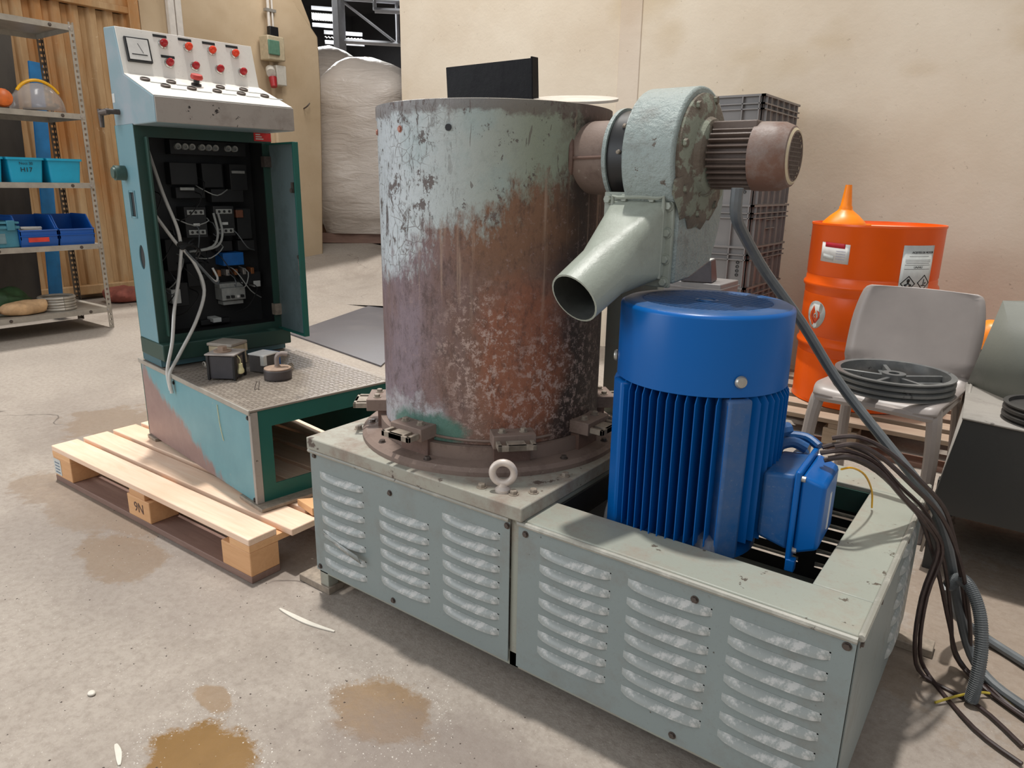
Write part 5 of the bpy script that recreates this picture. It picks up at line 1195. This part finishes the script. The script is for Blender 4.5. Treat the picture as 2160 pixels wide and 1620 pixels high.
G().bx(.088, .122, -.012, .012, .002, .014).obj('tab', ORPL, fn, bevel=.002)
t = thing('oil_drum', 'small orange drum at far right behind the chair back', 'drum', (.0, 4.05, .1445))
G().lathe([(0, 0), (.15, 0), (.155, .01), (.155, .32), (.12, .40), (.12, .42), (0, .42)], 32).obj('shell', ORANGE, t, smooth=40); G().lathe([(.156, .19), (.159, .20), (.156, .21)], 32).lathe([(.12, .42), (.125, .43), (.12, .44), (0, .44)], 24).obj('band', BLACK, t)
t = thing('canister', 'orange canister with a black band showing right of the chair', 'canister', (-.13, 3.70, .1445))
G().lathe([(0, 0), (.085, 0), (.09, .01), (.09, .40), (.06, .45), (.03, .47), (0, .47)], 24).obj('body', ORPL, t, smooth=40); G().lathe([(.0905, .33), (.093, .34), (.0905, .355)], 24).obj('band', BLACK, t)

# ------------------------------------------------------------------ chair with a pulley
CH = (-.375, 2.85, 0); CR = R(-6)
def chair(loc, rz, label):
    t = thing('plastic_chair', label, 'chair', loc, rz)
    w, dp = .215, .215
    # shell: one sheet from the front edge over the seat and up the back
    prof = [(-.205, .425), (-.19, .445), (-.15, .452), (-.05, .448), (.06, .447), (.13, .455), (.175, .50), (.20, .58), (.225, .68), (.245, .775), (.25, .795)]
    wid = [.20, .205, .21, .212, .212, .215, .222, .226, .224, .205, .18]
    P = spline([(0, y, z) for y, z in prof], 3); Wd = spline([(x, 0, 0) for x in wid], 3); nx = 12; g = G(); rows_ = []
    for p, q in zip(P, Wd):
        rows_.append([g.b.verts.new((q.x*(2*i/nx-1), p.y+.022*(2*i/nx-1)**2*(-1 if p.z > .5 else 0), p.z+(.010*(2*i/nx-1)**2 if p.z < .47 else 0))) for i in range(nx+1)])
    for a, b in zip(rows_, rows_[1:]):
        for i in range(nx): g.b.faces.new([a[i], a[i+1], b[i+1], b[i]])
    g.obj('seat_shell', CHAIR, t, smooth=60, solid=.009)
    for sx in (-1, 1):
        G().tube([(sx*.207, -.235, 0), (sx*.205, -.205, .24), (sx*.195, -.19, .385), (sx*.185, -.175, .432), (sx*.17, -.12, .440)], lambda k: .020+.007*k, 10).obj('leg', CHAIR, t)
        G().tube([(sx*.205, .235, 0), (sx*.20, .195, .24), (sx*.19, .175, .40), (sx*.18, .12, .435), (sx*.17, 0, .437)], lambda k: .019+.006*k, 10).obj('leg', CHAIR, t)
        G().tube([(sx*.190, -.18, .425), (sx*.195, 0, .434), (sx*.19, .16, .43)], .014, 8).obj('side_rail', CHAIR, t)
    G().tube([(-.19, -.195, .425), (0, -.205, .432), (.19, -.195, .425)], .016, 8).obj('front_rail', CHAIR, t)
    return t
chair(CH, CR, 'taupe plastic chair holding a grooved aluminium pulley')
def pulley(loc, rz, rad, h, grooves, label, spokes, mat, tilt=None):
    t = thing('pulley', label, 'pulley', loc, rz)
    if tilt: t.rotation_euler = tilt
    pr = [(rad*.90, 0), (rad, 0)]; s = h/grooves
    for k in range(grooves): pr += [(rad, s*k+s*.22), (rad*.945, s*k+s*.5), (rad, s*k+s*.78)]
    pr += [(rad, h), (rad*.90, h), (rad*.88, h*.55), (rad*.88, h*.2), (rad*.9, 0)]
    G().lathe(pr, 64).obj('grooved_rim', mat, t, smooth=25)
    G().lathe([(rad*.09, h*.1), (rad*.2, h*.1), (rad*.2, h*.9), (rad*.09, h*.9), (rad*.09, h*.1)], 28).obj('hub', mat, t)
    if spokes:
        for k in range(spokes): G().bx(rad*.17, rad*.9, -.007, .007, h*.35, h*.75).bx(rad*.17, rad*.9, -.022, .022, h*.30, h*.40).obj('spoke', mat, t, rot=(0, 0, 2*PI*k/spokes+.3), bevel=.002)
    else: G().lathe([(rad*.15, h*.8), (rad*.9, h*.8)], 40).lathe([(rad*.15, h*.3), (rad*.9, h*.3)], 40).obj('web', mat, t)
    return t
pulley((-.365, 2.80, .468), R(20), .195, .062, 3, 'large three-groove aluminium pulley with spokes lying on the taupe chair', 5, ALU)

# ------------------------------------------------------------------ grey machine cut by the right edge
t = thing('hopper_machine', 'grey sheet steel machine with a dark front cut off by the right edge', 'machine', (0, 0, 0))
G().loft([[Vector(p) for p in q] for q in ([(-.150, 2.40, .245), (.60, 2.40, .245), (.60, 2.405, .20), (-.16, 2.405, .20)], [(-.115, 2.40, .505), (.60, 2.40, .47), (.60, 2.41, .47), (-.115, 2.41, .505)])]).obj('front_sheet', MACH_SHADE, t)
G().faces([(-.115, 2.40, .505), (-.150, 2.40, .245), (-.162, 2.40, .06), (-.162, 2.95, .06), (-.155, 2.95, .49), (-.140, 2.93, .50)], [(0, 1, 2, 3, 4, 5)]).obj('side_sheet', MACHL, t, solid=.008)
G().faces([(-.117, 2.392, .508), (.60, 2.392, .473), (.60, 2.95, .45), (-.152, 2.95, .49)], [(0, 1, 2, 3)]).obj('deck', MACHL, t, solid=.006)
G().faces([(-.148, 2.93, .50), (-.088, 2.78, .815), (.3, 2.86, .84), (.60, 2.86, .80), (.60, 2.70, .40), (.06, 2.68, .455)], [(0, 1, 2, 3, 4, 5)]).obj('sloping_panel', MACH, t, solid=.012)
G().bx(-.14, .6, 2.94, 2.96, .05, .49).bx(.55, .6, 2.41, 2.94, .0, .45).obj('rear_sheet', MACH_SHADE, t)
for x, y in ((-.15, 2.42), (-.15, 2.90), (.55, 2.90)): G().bx(x, x+.035, y, y+.035, 0, .3).obj('leg', MACH_SHADE, t, bevel=.002)
pulley((.095, 2.52, .503), 0, .125, .055, 3, 'dark three-groove pulley on the deck of the grey machine', 0, plain('dark_iron', S(70, 68, 66), .45, .4, .12, 20))

# ------------------------------------------------------------------ litter on the floor
def sliver(pts, w, mat, label, name='plastic_strip'):
    g = G(); P = spline([(x, y, .001) for x, y in pts], 5); n = len(P); A = []; B = []
    for i, p in enumerate(P):
        tt = (P[min(i+1, n-1)]-P[max(i-1, 0)]).normalized(); s = Vector((-tt.y, tt.x, 0)); q = w*(.25+.75*math.sin(PI*(i+.5)/n))
        A.append(p+s*q/2); B.append(p-s*q/2)
    up_ = Vector((0, 0, .003)); V = A+B+[a+up_ for a in A]+[b+up_ for b in B]; fs = []
    for i in range(n-1): fs += [(i, i+1, n+i+1, n+i), (2*n+i, 3*n+i, 3*n+i+1, 2*n+i+1), (i, 2*n+i, 2*n+i+1, i+1), (n+i, n+i+1, 3*n+i+1, 3*n+i)]
    fs += [(0, n, 3*n, 2*n), (n-1, 3*n-1, 4*n-1, 2*n-1)]
    return tag(g.faces(V, fs).obj(name, mat, None), label, 'strip')
sliver([(-1.548, 1.035), (-1.49, 1.036), (-1.42, 1.042), (-1.345, 1.058)], .014, PLASTW, 'long curved white plastic strip on the floor in front of the base')
sliver([(-1.398, .518), (-1.37, .51), (-1.335, .495)], .012, PLASTW, 'short pale plastic strip on the floor at the bottom edge')
o = rag((-1.60, .56, 0), .022, .016, .008, PLASTW, 'pebble', 'small pale pebble on the floor near the bottom left', 'pebble', 3)
# stone chips round the damp patches
g = G(); v = []; fs = []
def chip(x, y, s):
    a = random.uniform(0, 6.28); b = len(v); h = s*random.uniform(.3, .6)
    for k in range(4):
        rr_ = s*random.uniform(.6, 1.1); v.append((x+rr_*math.cos(a+k*1.57), y+rr_*math.sin(a+k*1.57), 0))
    v.append((x+random.uniform(-.3, .3)*s, y+random.uniform(-.3, .3)*s, h)); fs.extend([(b, b+1, b+4), (b+1, b+2, b+4), (b+2, b+3, b+4), (b+3, b, b+4)])
for (px, py, rx, ry, n_) in ((-1.215, .60, .15, .10, 420), (-1.03, .93, .14, .11, 320), (-1.37, .72, .07, .04, 110)):
    for k in range(n_):
        a = random.uniform(0, 6.28); q = random.gauss(1.1, .14); chip(px+rx*q*math.cos(a), py+ry*q*math.sin(a), random.uniform(.0008, .0026))
for k in range(700): chip(random.uniform(-2.4, -.5), random.uniform(.35, 1.12), random.uniform(.0007, .002))
o = g.faces(v, fs).obj('stone_chips', plain('pale_chips', S(206, 198, 188), .5, 0, .3, 300), None, smooth=0); tag(o, 'pale stone chips and grit strewn over the concrete', 'grit'); o['kind'] = 'stuff'
g = G(); v = []; fs = []
for k in range(240): chip(random.uniform(-2.6, -.5), random.uniform(.35, 1.15), random.uniform(.001, .0035))
o = g.faces(v, fs).obj('dirt_crumbs', plain('dark_crumbs', S(74, 62, 54), .7, 0, .2, 300), None, smooth=0); tag(o, 'dark dirt crumbs scattered over the concrete', 'dirt'); o['kind'] = 'stuff'
